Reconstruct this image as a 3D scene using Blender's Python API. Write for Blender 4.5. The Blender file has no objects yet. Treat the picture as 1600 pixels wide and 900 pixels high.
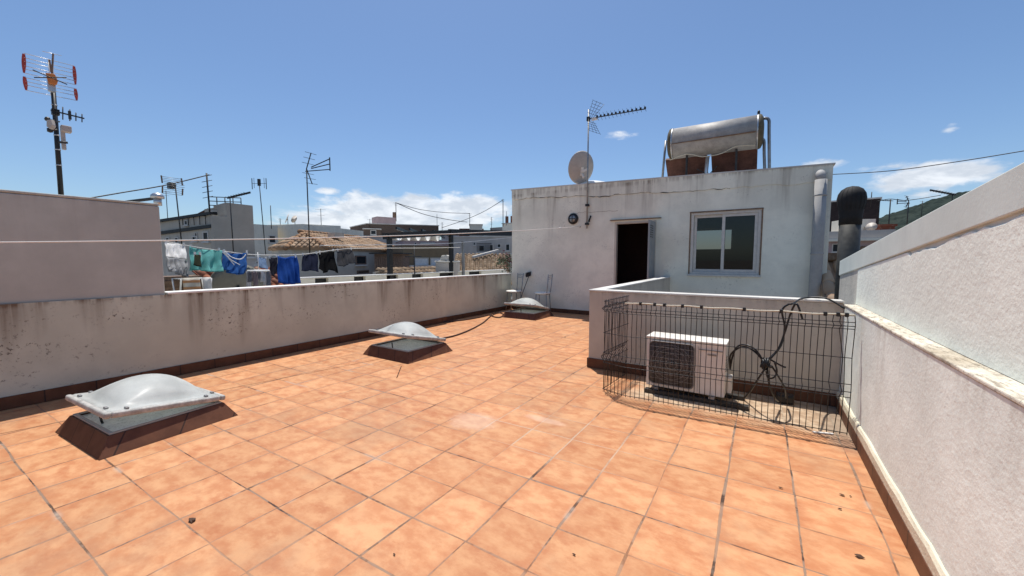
import bpy, bmesh, math, random
from mathutils import Vector, Matrix
rnd = random.Random(7)
sc = bpy.context.scene
COL = sc.collection
R = math.radians

# ------------------------------------------------------------------ camera maths
H = 1.6
PITCH = R(4.289); YAW = R(32.95)
def ray(x, y):
    X = (x-800)/600.0; U = -(y-450)/600.0
    F = math.cos(PITCH)+math.sin(PITCH)*U; Z = -math.sin(PITCH)+math.cos(PITCH)*U
    return Vector((X*math.cos(YAW)-F*math.sin(YAW), X*math.sin(YAW)+F*math.cos(YAW), Z))
CAM = Vector((0, 0, H))
def at(x, y, D):
    r = ray(x, y); return CAM + r*(D/math.hypot(r.x, r.y))
def onX(x, y, X0):
    r = ray(x, y); return CAM + r*(X0/r.x)
def onY(x, y, Y0):
    r = ray(x, y); return CAM + r*(Y0/r.y)
def onZ(x, y, z=0):
    r = ray(x, y); return CAM + r*((z-H)/r.z)
def zat(x, y, D): return at(x, y, D).z

# ------------------------------------------------------------------ mesh builder
class MB:
    def __init__(s): s.v = []; s.f = []; s.sm = []; s.t = []; s.tint = None
    def add(s, vs, fs, smooth=False, tint=0.5):
        b = len(s.v); s.v += [Vector(p) for p in vs]
        for f in fs:
            s.f.append(tuple(b+i for i in f)); s.sm.append(smooth); s.t.append(tint)
        return s
    def box(s, a, b, tint=0.5):
        x0, y0, z0 = [min(p, q) for p, q in zip(a, b)]; x1, y1, z1 = [max(p, q) for p, q in zip(a, b)]
        return s.para((x0, y0, z0), (x1-x0, 0, 0), (0, y1-y0, 0), (0, 0, z1-z0), tint)
    def para(s, o, u, v, w, tint=0.5):
        o, u, v, w = map(Vector, (o, u, v, w))
        P = [o, o+u, o+u+v, o+v, o+w, o+u+w, o+u+v+w, o+v+w]
        F = [(0, 3, 2, 1), (4, 5, 6, 7), (0, 1, 5, 4), (1, 2, 6, 5), (2, 3, 7, 6), (3, 0, 4, 7)]
        if u.cross(v).dot(w) < 0: F = [f[::-1] for f in F]
        return s.add(P, F, False, tint)
    def bar(s, a, b, w, h, up=(0, 0, 1)):
        a, b = Vector(a), Vector(b); d = (b-a); n = d.normalized(); up = Vector(up)
        if abs(n.dot(up)) > .98: up = Vector((1, 0, 0))
        sx = n.cross(up).normalized(); sz = sx.cross(n).normalized()
        return s.para(a-sx*w/2-sz*h/2, sx*w, d, sz*h)
    def tube(s, pts, r, n=6, smooth=True, closed=False):
        pts = [Vector(p) for p in pts]; N = len(pts)
        rs = r if isinstance(r, (list, tuple)) else [r]*N
        vs = []; up = None
        for i, p in enumerate(pts):
            a = pts[i-1] if (i > 0 or closed) else p; c = pts[(i+1) % N] if (i < N-1 or closed) else p
            d = (c-a).normalized() if (c-a).length > 1e-9 else Vector((0, 0, 1))
            if up is None:
                up = d.orthogonal().normalized()
            up = (up-d*up.dot(d))
            up = up.normalized() if up.length > 1e-6 else d.orthogonal().normalized()
            q = d.cross(up)
            for k in range(n):
                t = 2*math.pi*k/n; vs.append(p+(up*math.cos(t)+q*math.sin(t))*rs[i])
        fs = []
        for i in range(N if closed else N-1):
            j = (i+1) % N
            for k in range(n):
                l = (k+1) % n; fs.append((i*n+k, i*n+l, j*n+l, j*n+k))
        s.add(vs, fs, smooth)
        if not closed:
            b = len(s.v)-len(vs)
            s.f.append(tuple(b+k for k in range(n-1, -1, -1))); s.sm.append(False); s.t.append(.5)
            s.f.append(tuple(b+(N-1)*n+k for k in range(n))); s.sm.append(False); s.t.append(.5)
        return s
    def lathe(s, prof, c=(0, 0, 0), axis=(0, 0, 1), n=16, smooth=True):
        ax = Vector(axis).normalized(); u = ax.orthogonal().normalized(); q = ax.cross(u); c = Vector(c)
        vs = []
        for r, z in prof:
            for k in range(n):
                t = 2*math.pi*k/n; vs.append(c+ax*z+(u*math.cos(t)+q*math.sin(t))*max(r, 1e-4))
        fs = []
        for i in range(len(prof)-1):
            for k in range(n):
                l = (k+1) % n; fs.append((i*n+k, i*n+l, (i+1)*n+l, (i+1)*n+k))
        fs.append(tuple(range(n-1, -1, -1))); m = (len(prof)-1)*n; fs.append(tuple(m+k for k in range(n)))
        return s.add(vs, fs, smooth)
    def prism(s, poly, d, tint=0.5):
        poly = [Vector(p) for p in poly]; d = Vector(d); n = len(poly)
        nrm = Vector((0, 0, 0))
        for i in range(n): nrm += (poly[i]-poly[0]).cross(poly[(i+1) % n]-poly[0])
        if nrm.dot(d) < 0: poly = poly[::-1]
        vs = poly+[p+d for p in poly]
        fs = [tuple(range(n-1, -1, -1)), tuple(range(n, 2*n))]+[(i, (i+1) % n, n+(i+1) % n, n+i) for i in range(n)]
        return s.add(vs, fs, False, tint)
    def grid(s, fn, nu, nv, smooth=True):
        vs = [fn(i/nu, j/nv) for j in range(nv+1) for i in range(nu+1)]
        fs = [(j*(nu+1)+i, j*(nu+1)+i+1, (j+1)*(nu+1)+i+1, (j+1)*(nu+1)+i) for j in range(nv) for i in range(nu)]
        return s.add(vs, fs, smooth)
    def wall(s, u0, u1, w0, w1, th, holes, M=None, top=None):
        """wall in the u (x) / w (z) plane at y 0..th with rectangular holes; top(u) gives an uneven top"""
        us = sorted({u0, u1} | {h[0] for h in holes} | {h[1] for h in holes}); ws = sorted({w0, w1} | {h[2] for h in holes} | {h[3] for h in holes})
        def inh(i, j):
            a = (us[i]+us[i+1])/2; b = (ws[j]+ws[j+1])/2
            return any(h[0] < a < h[1] and h[2] < b < h[3] for h in holes)
        tp = lambda u, w: top(u) if (top and w == w1) else w
        nu, nw = len(us)-1, len(ws)-1
        V = {}; vs = []; fs = []
        def vid(i, j, k):
            if (i, j, k) not in V:
                V[(i, j, k)] = len(vs); vs.append(Vector((us[i], k*th, tp(us[i], ws[j]))))
            return V[(i, j, k)]
        ok = lambda i, j: 0 <= i < nu and 0 <= j < nw and not inh(i, j)
        for i in range(nu):
            for j in range(nw):
                if not ok(i, j): continue
                fs.append((vid(i, j, 0), vid(i+1, j, 0), vid(i+1, j+1, 0), vid(i, j+1, 0)))
                fs.append((vid(i, j, 1), vid(i, j+1, 1), vid(i+1, j+1, 1), vid(i+1, j, 1)))
                if not ok(i-1, j): fs.append((vid(i, j, 0), vid(i, j+1, 0), vid(i, j+1, 1), vid(i, j, 1)))
                if not ok(i+1, j): fs.append((vid(i+1, j, 0), vid(i+1, j, 1), vid(i+1, j+1, 1), vid(i+1, j+1, 0)))
                if not ok(i, j-1): fs.append((vid(i, j, 0), vid(i, j, 1), vid(i+1, j, 1), vid(i+1, j, 0)))
                if not ok(i, j+1): fs.append((vid(i, j+1, 0), vid(i+1, j+1, 0), vid(i+1, j+1, 1), vid(i, j+1, 1)))
        if M is not None: vs = [M @ v for v in vs]
        return s.add(vs, fs)
    def ring(s, u0, u1, w0, w1, b, y0, y1):
        """rectangular frame (x/z plane) with bar width b between y0 and y1"""
        s.box((u0, y0, w0), (u1, y1, w0+b)); s.box((u0, y0, w1-b), (u1, y1, w1))
        s.box((u0, y0, w0+b), (u0+b, y1, w1-b)); s.box((u1-b, y0, w0+b), (u1, y1, w1-b)); return s
    def xf(s, M):
        s.v = [M @ v for v in s.v]; return s
    def build(s, name, mat, parent=None, world=False, bevel=0, solid=0, sub=0, seg=2):
        me = bpy.data.meshes.new(name)
        off = Vector((0, 0, 0))
        if world and parent is not None:
            p = parent
            while p is not None: off += p.location; p = p.parent
        me.from_pydata([tuple(v-off) for v in s.v], [], s.f); me.materials.append(mat)
        me.polygons.foreach_set('use_smooth', s.sm)
        if len(set(s.t)) > 1:
            ca = me.color_attributes.new('tint', 'FLOAT_COLOR', 'CORNER')
            k = 0; dat = [0.0]*(len(me.loops)*4)
            for p, t in zip(me.polygons, s.t):
                for l in p.loop_indices: dat[l*4:l*4+4] = [t, t, t, 1]
            ca.data.foreach_set('color', dat)
        me.update()
        o = bpy.data.objects.new(name, me); COL.objects.link(o)
        if parent is not None: o.parent = parent
        if bevel:
            m = o.modifiers.new('bevel', 'BEVEL'); m.width = bevel; m.segments = seg; m.limit_method = 'ANGLE'; m.angle_limit = R(40)
        if solid:
            m = o.modifiers.new('solid', 'SOLIDIFY'); m.thickness = solid; m.offset = 0
        if sub:
            m = o.modifiers.new('sub', 'SUBSURF'); m.levels = sub; m.render_levels = sub
        return o

def tag(o, label=None, cat=None, group=None, kind=None):
    if label: o['label'] = label
    if cat: o['category'] = cat
    if group: o['group'] = group
    if kind: o['kind'] = kind
    return o
def thing(name, label, cat, loc=(0, 0, 0), rz=0, group=None):
    o = bpy.data.objects.new(name, None); COL.objects.link(o); o.empty_display_size = .1
    o.location = loc; o.rotation_euler = (0, 0, rz)
    return tag(o, label, cat, group)
def copy_tree(o, parent=None):
    c = o.copy(); COL.objects.link(c); c.parent = parent
    for ch in [x for x in COL.objects if x.parent == o]: copy_tree(ch, c)
    return c

# ------------------------------------------------------------------ materials
class G:
    def __init__(s, name):
        s.m = bpy.data.materials.new(name); s.m.use_nodes = True; s.t = s.m.node_tree
        s.b = s.t.nodes['Principled BSDF']; s.out = s.t.nodes['Material Output']
    def n(s, ty, **kw):
        o = s.t.nodes.new(ty)
        for k, v in kw.items(): setattr(o, k, v)
        return o
    def put(s, sock, v):
        if hasattr(v, 'is_output'): s.t.links.new(v, sock)
        else:
            if isinstance(v, (tuple, list)) and len(v) == 3 and sock.type == 'RGBA': v = (*v, 1)
            sock.default_value = v
    def math(s, op, a, b=0.0, c=0.0, clamp=False):
        o = s.n('ShaderNodeMath', operation=op, use_clamp=clamp); s.put(o.inputs[0], a); s.put(o.inputs[1], b); s.put(o.inputs[2], c); return o.outputs[0]
    def mix(s, f, a, b, mode='MIX'):
        o = s.n('ShaderNodeMix', data_type='RGBA', blend_type=mode); s.put(o.inputs[0], f); s.put(o.inputs[6], a); s.put(o.inputs[7], b); return o.outputs[2]
    def step(s, v, a, b):
        o = s.n('ShaderNodeMapRange', interpolation_type='SMOOTHSTEP'); s.put(o.inputs[0], v)
        o.inputs[1].default_value = a; o.inputs[2].default_value = b; return o.outputs[0]
    def pos(s, obj=False):
        return s.n('ShaderNodeTexCoord').outputs['Object'] if obj else s.n('ShaderNodeNewGeometry').outputs['Position']
    def scale(s, v, k):
        o = s.n('ShaderNodeVectorMath', operation='MULTIPLY'); s.put(o.inputs[0], v); o.inputs[1].default_value = k if isinstance(k, tuple) else (k, k, k); return o.outputs[0]
    def noise(s, v, sc_=1.0, det=4.0, rough=.55, dim='3D'):
        o = s.n('ShaderNodeTexNoise', noise_dimensions=dim); s.put(o.inputs['Vector'], v); o.inputs['Scale'].default_value = sc_
        o.inputs['Detail'].default_value = det; o.inputs['Roughness'].default_value = rough; return o.outputs[0]
    def sep(s, v):
        o = s.n('ShaderNodeSeparateXYZ'); s.put(o.inputs[0], v); return o.outputs
    def comb(s, x, y, z=0.0):
        o = s.n('ShaderNodeCombineXYZ'); s.put(o.inputs[0], x); s.put(o.inputs[1], y); s.put(o.inputs[2], z); return o.outputs[0]
    def white(s, v):
        o = s.n('ShaderNodeTexWhiteNoise', noise_dimensions='3D'); s.put(o.inputs['Vector'], v); return o.outputs['Value']
    def bump(s, h, strength=.3, dist=.01):
        o = s.n('ShaderNodeBump'); s.put(o.inputs['Height'], h); o.inputs['Strength'].default_value = strength; o.inputs['Distance'].default_value = dist
        s.t.links.new(o.outputs[0], s.b.inputs['Normal'])
    def done(s, col, rough=.8, metal=0.0, spec=.3):
        s.put(s.b.inputs['Base Color'], col); s.put(s.b.inputs['Roughness'], rough); s.put(s.b.inputs['Metallic'], metal)
        s.b.inputs['Specular IOR Level'].default_value = spec; return s.m

def simple(name, c, rough=.6, metal=0.0, var=.25, sc_=6.0, spec=.4, bump=0.0, tint=False):
    g = G(name); p = g.pos(True)
    n = g.noise(p, sc_, 4, .6); n2 = g.noise(p, sc_*6, 2, .5)
    f = g.math('ADD', g.math('MULTIPLY', n, .7), g.math('MULTIPLY', n2, .3))
    lo = tuple(x*(1-var) for x in c); hi = tuple(min(1, x*(1+var)) for x in c)
    col = g.mix(g.step(f, .3, .7), lo, hi)
    if tint:
        a = g.n('ShaderNodeAttribute', attribute_name='tint').outputs['Fac']
        col = g.mix(1.0, col, g.mix(a, (.55, .52, .5), (1.4, 1.4, 1.4)), 'MULTIPLY')
    if bump: g.bump(n2, bump, .01)
    return g.done(col, g.math('ADD', g.math('MULTIPLY', n2, .25), rough-.12), metal, spec)

def plaster(name, c, dirt=(.16, .12, .10), streak=0.0, ztop=1.15, zlen=.8, mold=0.0, bumps=.35, patch=.12, rough=.9, fine=55.0, horiz=0.0, low=0.0):
    g = G(name); p = g.pos(); x, y, z = g.sep(p)
    big = g.noise(p, .9, 5, .6); med = g.noise(p, 5.0, 5, .65); fin = g.noise(p, fine, 3, .6)
    col = g.mix(g.step(big, .35, .68), tuple(v*(1-patch) for v in c), tuple(min(1, v*(1+patch*.6)) for v in c))
    col = g.mix(g.math('MULTIPLY', g.step(med, .45, .75), .35), col, tuple(v*.82 for v in c))
    if streak:
        sv = g.scale(p, (1, 1, .06)); s1 = g.noise(sv, 3.2, 3, .6); s2 = g.noise(sv, 14.0, 3, .6)
        st = g.math('MULTIPLY', g.step(s1, .42, .60), g.math('ADD', g.math('MULTIPLY', g.step(s2, .35, .7), .75), .25))
        reach = g.math('ADD', g.math('MULTIPLY', g.noise(sv, 2.3, 2, .6), zlen*4.2), -zlen*1.15)
        m = g.math('MULTIPLY', g.math('DIVIDE', g.math('SUBTRACT', z, g.math('SUBTRACT', ztop, reach)), zlen, clamp=True), g.math('LESS_THAN', z, ztop+.03))
        top = g.math('MULTIPLY', g.step(z, ztop-.1, ztop-.005), g.step(s2, .4, .6))
        f = g.math('MULTIPLY', g.math('ADD', g.math('MULTIPLY', st, m), g.math('MULTIPLY', top, .8)), streak, clamp=True)
        col = g.mix(f, col, dirt)
    if low:
        f = g.math('MULTIPLY', g.math('MULTIPLY', g.step(g.noise(p, 2.2, 4, .6), .4, .65), low), g.math('SUBTRACT', 1.0, g.step(z, .1, .7)))
        col = g.mix(f, col, (.45, .43, .42))
    if mold:
        sp = g.step(g.noise(p, 24.0, 4, .75), .56, .66); area = g.step(g.noise(g.scale(p, (1, 1, 1.8)), 1.1, 3, .6), .50, .66)
        col = g.mix(g.math('MULTIPLY', g.math('MULTIPLY', sp, area), mold), col, (.06, .045, .04))
    hgt = g.math('ADD', g.math('MULTIPLY', fin, .6), g.math('MULTIPLY', g.noise(p, 14.0, 4, .6), 1.0))
    g.bump(hgt, bumps, .012)
    return g.done(col, rough, 0, .15)

def floor_mat():
    g = G('terracotta_floor_tiles'); p = g.pos(); x, y, z = g.sep(p)
    wob = g.math('MULTIPLY', g.math('SUBTRACT', g.noise(p, 1.3, 2, .5), .5), .03)
    fw = g.math('MULTIPLY', g.math('SUBTRACT', g.noise(p, 26.0, 3, .6), .5), .006)
    u = g.math('DIVIDE', g.math('ADD', g.math('SUBTRACT', x, .25), wob), .40)
    v = g.math('DIVIDE', g.math('ADD', g.math('SUBTRACT', g.math('SUBTRACT', y, g.math('MULTIPLY', x, .045)), 2.02), wob), .37)
    cu = g.math('FLOOR', u); cv = g.math('FLOOR', v)
    # every row of tiles is laid a little off the next one
    joff = g.math('MULTIPLY', g.math('SUBTRACT', g.white(g.comb(cu, cv, 3.3)), .5), .022)
    fu = g.math('FRACT', g.math('ADD', u, joff)); fv = g.math('FRACT', g.math('ADD', v, g.math('MULTIPLY', joff, .7)))
    du = g.math('MULTIPLY', g.math('MINIMUM', fu, g.math('SUBTRACT', 1.0, fu)), .40)
    dv = g.math('MULTIPLY', g.math('MINIMUM', fv, g.math('SUBTRACT', 1.0, fv)), .37)
    du = g.math('ADD', du, fw); dv = g.math('ADD', dv, fw)
    lw = g.math('ADD', g.math('MULTIPLY', g.noise(p, 2.6, 3, .6), .0105), .0012)
    ju = g.math('SUBTRACT', 1.0, g.math('DIVIDE', du, g.math('ADD', lw, .0015), clamp=True), clamp=True)
    jv = g.math('SUBTRACT', 1.0, g.math('DIVIDE', dv, lw, clamp=True), clamp=True)
    ju = g.step(ju, .0, .45); jv = g.step(jv, .0, .45)
    # joint strength fades in and out along the lines, weaker to the left and far end
    sj = g.step(g.noise(p, 1.15, 4, .65), .40, .60)
    lu = g.math('ADD', g.math('MULTIPLY', g.white(g.comb(g.math('ROUND', u), 1.0, 2.0)), .45), .55)
    lv = g.math('ADD', g.math('MULTIPLY', g.white(g.comb(1.0, g.math('ROUND', v), 5.0)), .5), .45)
    ju = g.math('MULTIPLY', ju, lu); jv = g.math('MULTIPLY', jv, lv)
    j = g.math('MULTIPLY', g.math('MAXIMUM', ju, jv), g.math('ADD', g.math('MULTIPLY', sj, .6), .8), clamp=True)
    wn = g.n('ShaderNodeTexWhiteNoise', noise_dimensions='3D'); g.put(wn.inputs['Vector'], g.comb(cu, cv, 9.1))
    va = g.n('ShaderNodeVectorMath', operation='MULTIPLY_ADD'); g.put(va.inputs[0], wn.outputs['Color']); va.inputs[1].default_value = (37, 41, 29); g.put(va.inputs[2], p); tp = va.outputs[0]
    a = g.noise(g.scale(tp, (1, 1.45, 1)), 7.0, 8, .64); b = g.noise(tp, 3.4, 4, .6); c = g.noise(p, 60.0, 2, .6)
    base = g.mix(g.step(a, .32, .66), (.470, .195, .085), (.585, .305, .150))
    red = g.step(g.noise(g.scale(tp, (1.0, 1.6, 1)), 4.2, 8, .66), .51, .70)
    base = g.mix(g.math('MULTIPLY', red, .65), base, (.405, .138, .056))
    base = g.mix(g.math('MULTIPLY', g.step(b, .45, .7), .25), base, (.57, .33, .172))
    tv = g.white(g.comb(cu, cv, 1.7))
    base = g.mix(1.0, base, g.mix(tv, (.90, .89, .88), (1.07, 1.08, 1.09)), 'MULTIPLY')
    base = g.mix(g.math('MULTIPLY', g.step(c, .55, .8), .22), base, (.36, .15, .07))
    dk = g.step(g.noise(p, 3.3, 4, .7), .47, .60)
    gc = g.mix(dk, (.235, .165, .12), (.030, .022, .019))
    def blob(cx, cy, rx, ry):
        q = g.math('SQRT', g.math('ADD', g.math('POWER', g.math('DIVIDE', g.math('SUBTRACT', x, cx), rx), 2.0), g.math('POWER', g.math('DIVIDE', g.math('SUBTRACT', y, cy), ry), 2.0)))
        return g.math('SUBTRACT', 1.0, g.step(g.math('ADD', q, g.math('MULTIPLY', g.math('SUBTRACT', g.noise(p, 6.0, 4, .7), .5), 1.1)), .55, 1.15))
    edge = g.math('MULTIPLY', g.step(g.math('MINIMUM', du, dv), .075, .0), g.step(g.noise(tp, 3.0, 4, .6), .38, .62))
    base = g.mix(g.math('MULTIPLY', edge, .45), base, (.40, .150, .066))
    gc = g.mix(g.math('MULTIPLY', blob(-1.55, 3.10, 1.0, .6), .8), gc, (.56, .415, .30))
    col = g.mix(g.math('MULTIPLY', j, .92), base, gc)
    film = g.math('MULTIPLY', g.step(g.noise(p, .75, 5, .68), .50, .66), .30)
    col = g.mix(film, col, (.30, .185, .115))
    # mortar smears round the joints
    smear = g.math('MULTIPLY', g.step(g.math('MINIMUM', du, dv), .03, .0), g.step(g.noise(p, 1.7, 4, .7), .56, .68))
    col = g.mix(g.math('MULTIPLY', smear, .45), col, (.50, .40, .32))
    # white spilled paint, and the dusty corner under the cage
    col = g.mix(g.math('MULTIPLY', blob(-2.33, 2.90, .26, .22), .30), col, (.72, .55, .43))
    col = g.mix(g.math('MULTIPLY', blob(-1.75, 3.3, .24, .07), .3), col, (.72, .55, .43))
    dz = g.math('MULTIPLY', g.step(g.math('ADD', y, g.math('MULTIPLY', g.noise(p, 4.0, 4, .6), .35)), 4.45, 4.75), g.step(g.math('ADD', x, g.math('MULTIPLY', g.noise(p, 3.0, 3, .6), .5)), -1.2, -.8))
    col = g.mix(g.math('MULTIPLY', dz, .8), col, g.mix(g.step(a, .4, .6), (.33, .25, .17), (.52, .42, .30)))
    rb = g.math('MULTIPLY', g.step(y, 3.95, 4.3), g.step(g.math('ADD', x, g.math('MULTIPLY', g.noise(p, 9, 3, .6), .25)), .62, .78))
    col = g.mix(g.math('MULTIPLY', rb, .6), col, (.22, .17, .13))
    g.bump(g.math('ADD', g.math('MULTIPLY', j, -1.0), g.math('MULTIPLY', a, .25)), .35, .006)
    return g.done(col, g.math('ADD', .42, g.math('MULTIPLY', a, .3)), 0, .25)

def ledge_mat():
    g = G('dirty_ledge'); p = g.pos()
    big = g.noise(p, 2.2, 5, .65); st = g.noise(g.scale(p, (2.2, .55, 1)), 16.0, 6, .72); sp = g.noise(p, 34.0, 4, .75)
    col = g.mix(g.step(big, .35, .65), (.46, .40, .31), (.70, .65, .55))
    col = g.mix(g.math('MULTIPLY', g.step(st, .47, .64), .75), col, (.20, .165, .125))
    col = g.mix(g.math('MULTIPLY', g.step(sp, .55, .68), .6), col, (.10, .08, .06))
    g.bump(g.math('ADD', st, sp), .5, .008)
    return g.done(col, .95, 0, .1)

def skirt_mat():
    g = G('terracotta_skirting'); p = g.pos(); x, y, z = g.sep(p)
    a = g.noise(p, 6.0, 4, .6)
    col = g.mix(g.step(a, .3, .7), (.095, .036, .018), (.145, .060, .031))
    fx = g.math('FRACT', g.math('DIVIDE', g.math('ADD', x, y), .40)); d = g.math('MULTIPLY', g.math('MINIMUM', fx, g.math('SUBTRACT', 1.0, fx)), .4)
    col = g.mix(g.math('MULTIPLY', g.step(d, .009, .003), .85), col, (.022, .014, .012))
    return g.done(col, .6, 0, .3)

def brick_mat(name, c1, c2, mort, bw=.25, bh=.08):
    g = G(name); t = g.n('ShaderNodeTexBrick'); p = g.pos(True); x, y, z = g.sep(p)
    g.put(t.inputs['Vector'], g.comb(g.math('ADD', x, y), z, 0.0))
    g.put(t.inputs['Color1'], c1); g.put(t.inputs['Color2'], c2); g.put(t.inputs['Mortar'], mort)
    t.inputs['Scale'].default_value = 1; t.inputs['Brick Width'].default_value = bw; t.inputs['Row Height'].default_value = bh; t.inputs['Mortar Size'].default_value = .012
    col = g.mix(g.math('MULTIPLY', g.step(g.noise(p, 1.2, 4, .6), .4, .7), .4), t.outputs['Color'], tuple(v*.6 for v in c1))
    return g.done(col, .9, 0, .1)

def tile_mat(name, lo, hi):
    g = G(name); p = g.pos(True)
    a = g.n('ShaderNodeAttribute', attribute_name='tint').outputs['Fac']
    col = g.mix(a, lo, hi)
    col = g.mix(g.math('MULTIPLY', g.step(g.noise(p, 1.3, 5, .65), .48, .7), .65), col, (.10, .085, .07))
    col = g.mix(g.math('MULTIPLY', g.step(g.noise(p, 6, 3, .6), .55, .75), .45), col, (.42, .38, .32))
    return g.done(col, .9, 0, .15)

def glass_mat(name, tint=(.02, .025, .03)):
    g = G(name)
    gl = g.n('ShaderNodeBsdfGlossy'); gl.inputs['Roughness'].default_value = .01; gl.inputs['Color'].default_value = (1, 1, 1, 1)
    tr = g.n('ShaderNodeBsdfTransparent'); tr.inputs['Color'].default_value = (.46, .46, .455, 1)
    fr = g.n('ShaderNodeFresnel'); fr.inputs['IOR'].default_value = 1.42
    mx = g.n('ShaderNodeMixShader'); g.t.links.new(g.math('ADD', fr.outputs[0], .0), mx.inputs[0]); g.t.links.new(tr.outputs[0], mx.inputs[1]); g.t.links.new(gl.outputs[0], mx.inputs[2])
    g.t.links.new(mx.outputs[0], g.out.inputs['Surface']); return g.m

def dome_mat():
    g = G('weathered_acrylic'); p = g.pos(True); x, y, z = g.sep(p)
    a = g.noise(p, 3.0, 5, .65); f = g.noise(p, 90, 2, .6)
    col = g.mix(g.step(a, .35, .7), (.52, .53, .51), (.68, .69, .665))
    col = g.mix(g.math('MULTIPLY', g.step(f, .5, .75), .3), col, (.36, .36, .34))
    edge = g.step(g.math('MAXIMUM', g.math('ABSOLUTE', x), g.math('ABSOLUTE', y)), .40, .5)
    col = g.mix(g.math('MULTIPLY', edge, g.math('MULTIPLY', g.step(g.noise(p, 9, 5, .72), .40, .60), .8)), col, (.27, .23, .19))
    m = g.done(col, g.math('ADD', .46, g.math('MULTIPLY', a, .25)), 0, .35)
    g.b.inputs['Subsurface Weight'].default_value = 0.0; g.b.inputs['Coat Weight'].default_value = .10; g.b.inputs['Coat Roughness'].default_value = .25
    tr = g.n('ShaderNodeBsdfTranslucent'); tr.inputs['Color'].default_value = (.78, .82, .80, 1); mx = g.n('ShaderNodeMixShader'); mx.inputs[0].default_value = .38
    g.t.links.new(g.b.outputs[0], mx.inputs[1]); g.t.links.new(tr.outputs[0], mx.inputs[2]); g.t.links.new(mx.outputs[0], g.out.inputs['Surface'])
    return m

def cloth_mat(name, c, stripe=None):
    g = G(name); p = g.pos(True)
    n = g.noise(p, 9.0, 3, .6)
    col = g.mix(g.step(n, .3, .7), tuple(v*.85 for v in c), tuple(min(1, v*1.1) for v in c))
    if stripe:
        x, y, z = g.sep(p)
        s_ = g.step(g.math('SINE', g.math('MULTIPLY', z, 60.0)), .2, .5); col = g.mix(g.math('MULTIPLY', s_, .8), col, stripe)
    g.bump(g.noise(p, 180, 2, .5), .2, .004)
    g.done(col, .9, 0, .1)
    tr = g.n('ShaderNodeBsdfTranslucent'); g.put(tr.inputs['Color'], col); mx = g.n('ShaderNodeMixShader'); mx.inputs[0].default_value = .45
    g.t.links.new(g.b.outputs[0], mx.inputs[1]); g.t.links.new(tr.outputs[0], mx.inputs[2]); g.t.links.new(mx.outputs[0], g.out.inputs['Surface'])
    return g.m

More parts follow.
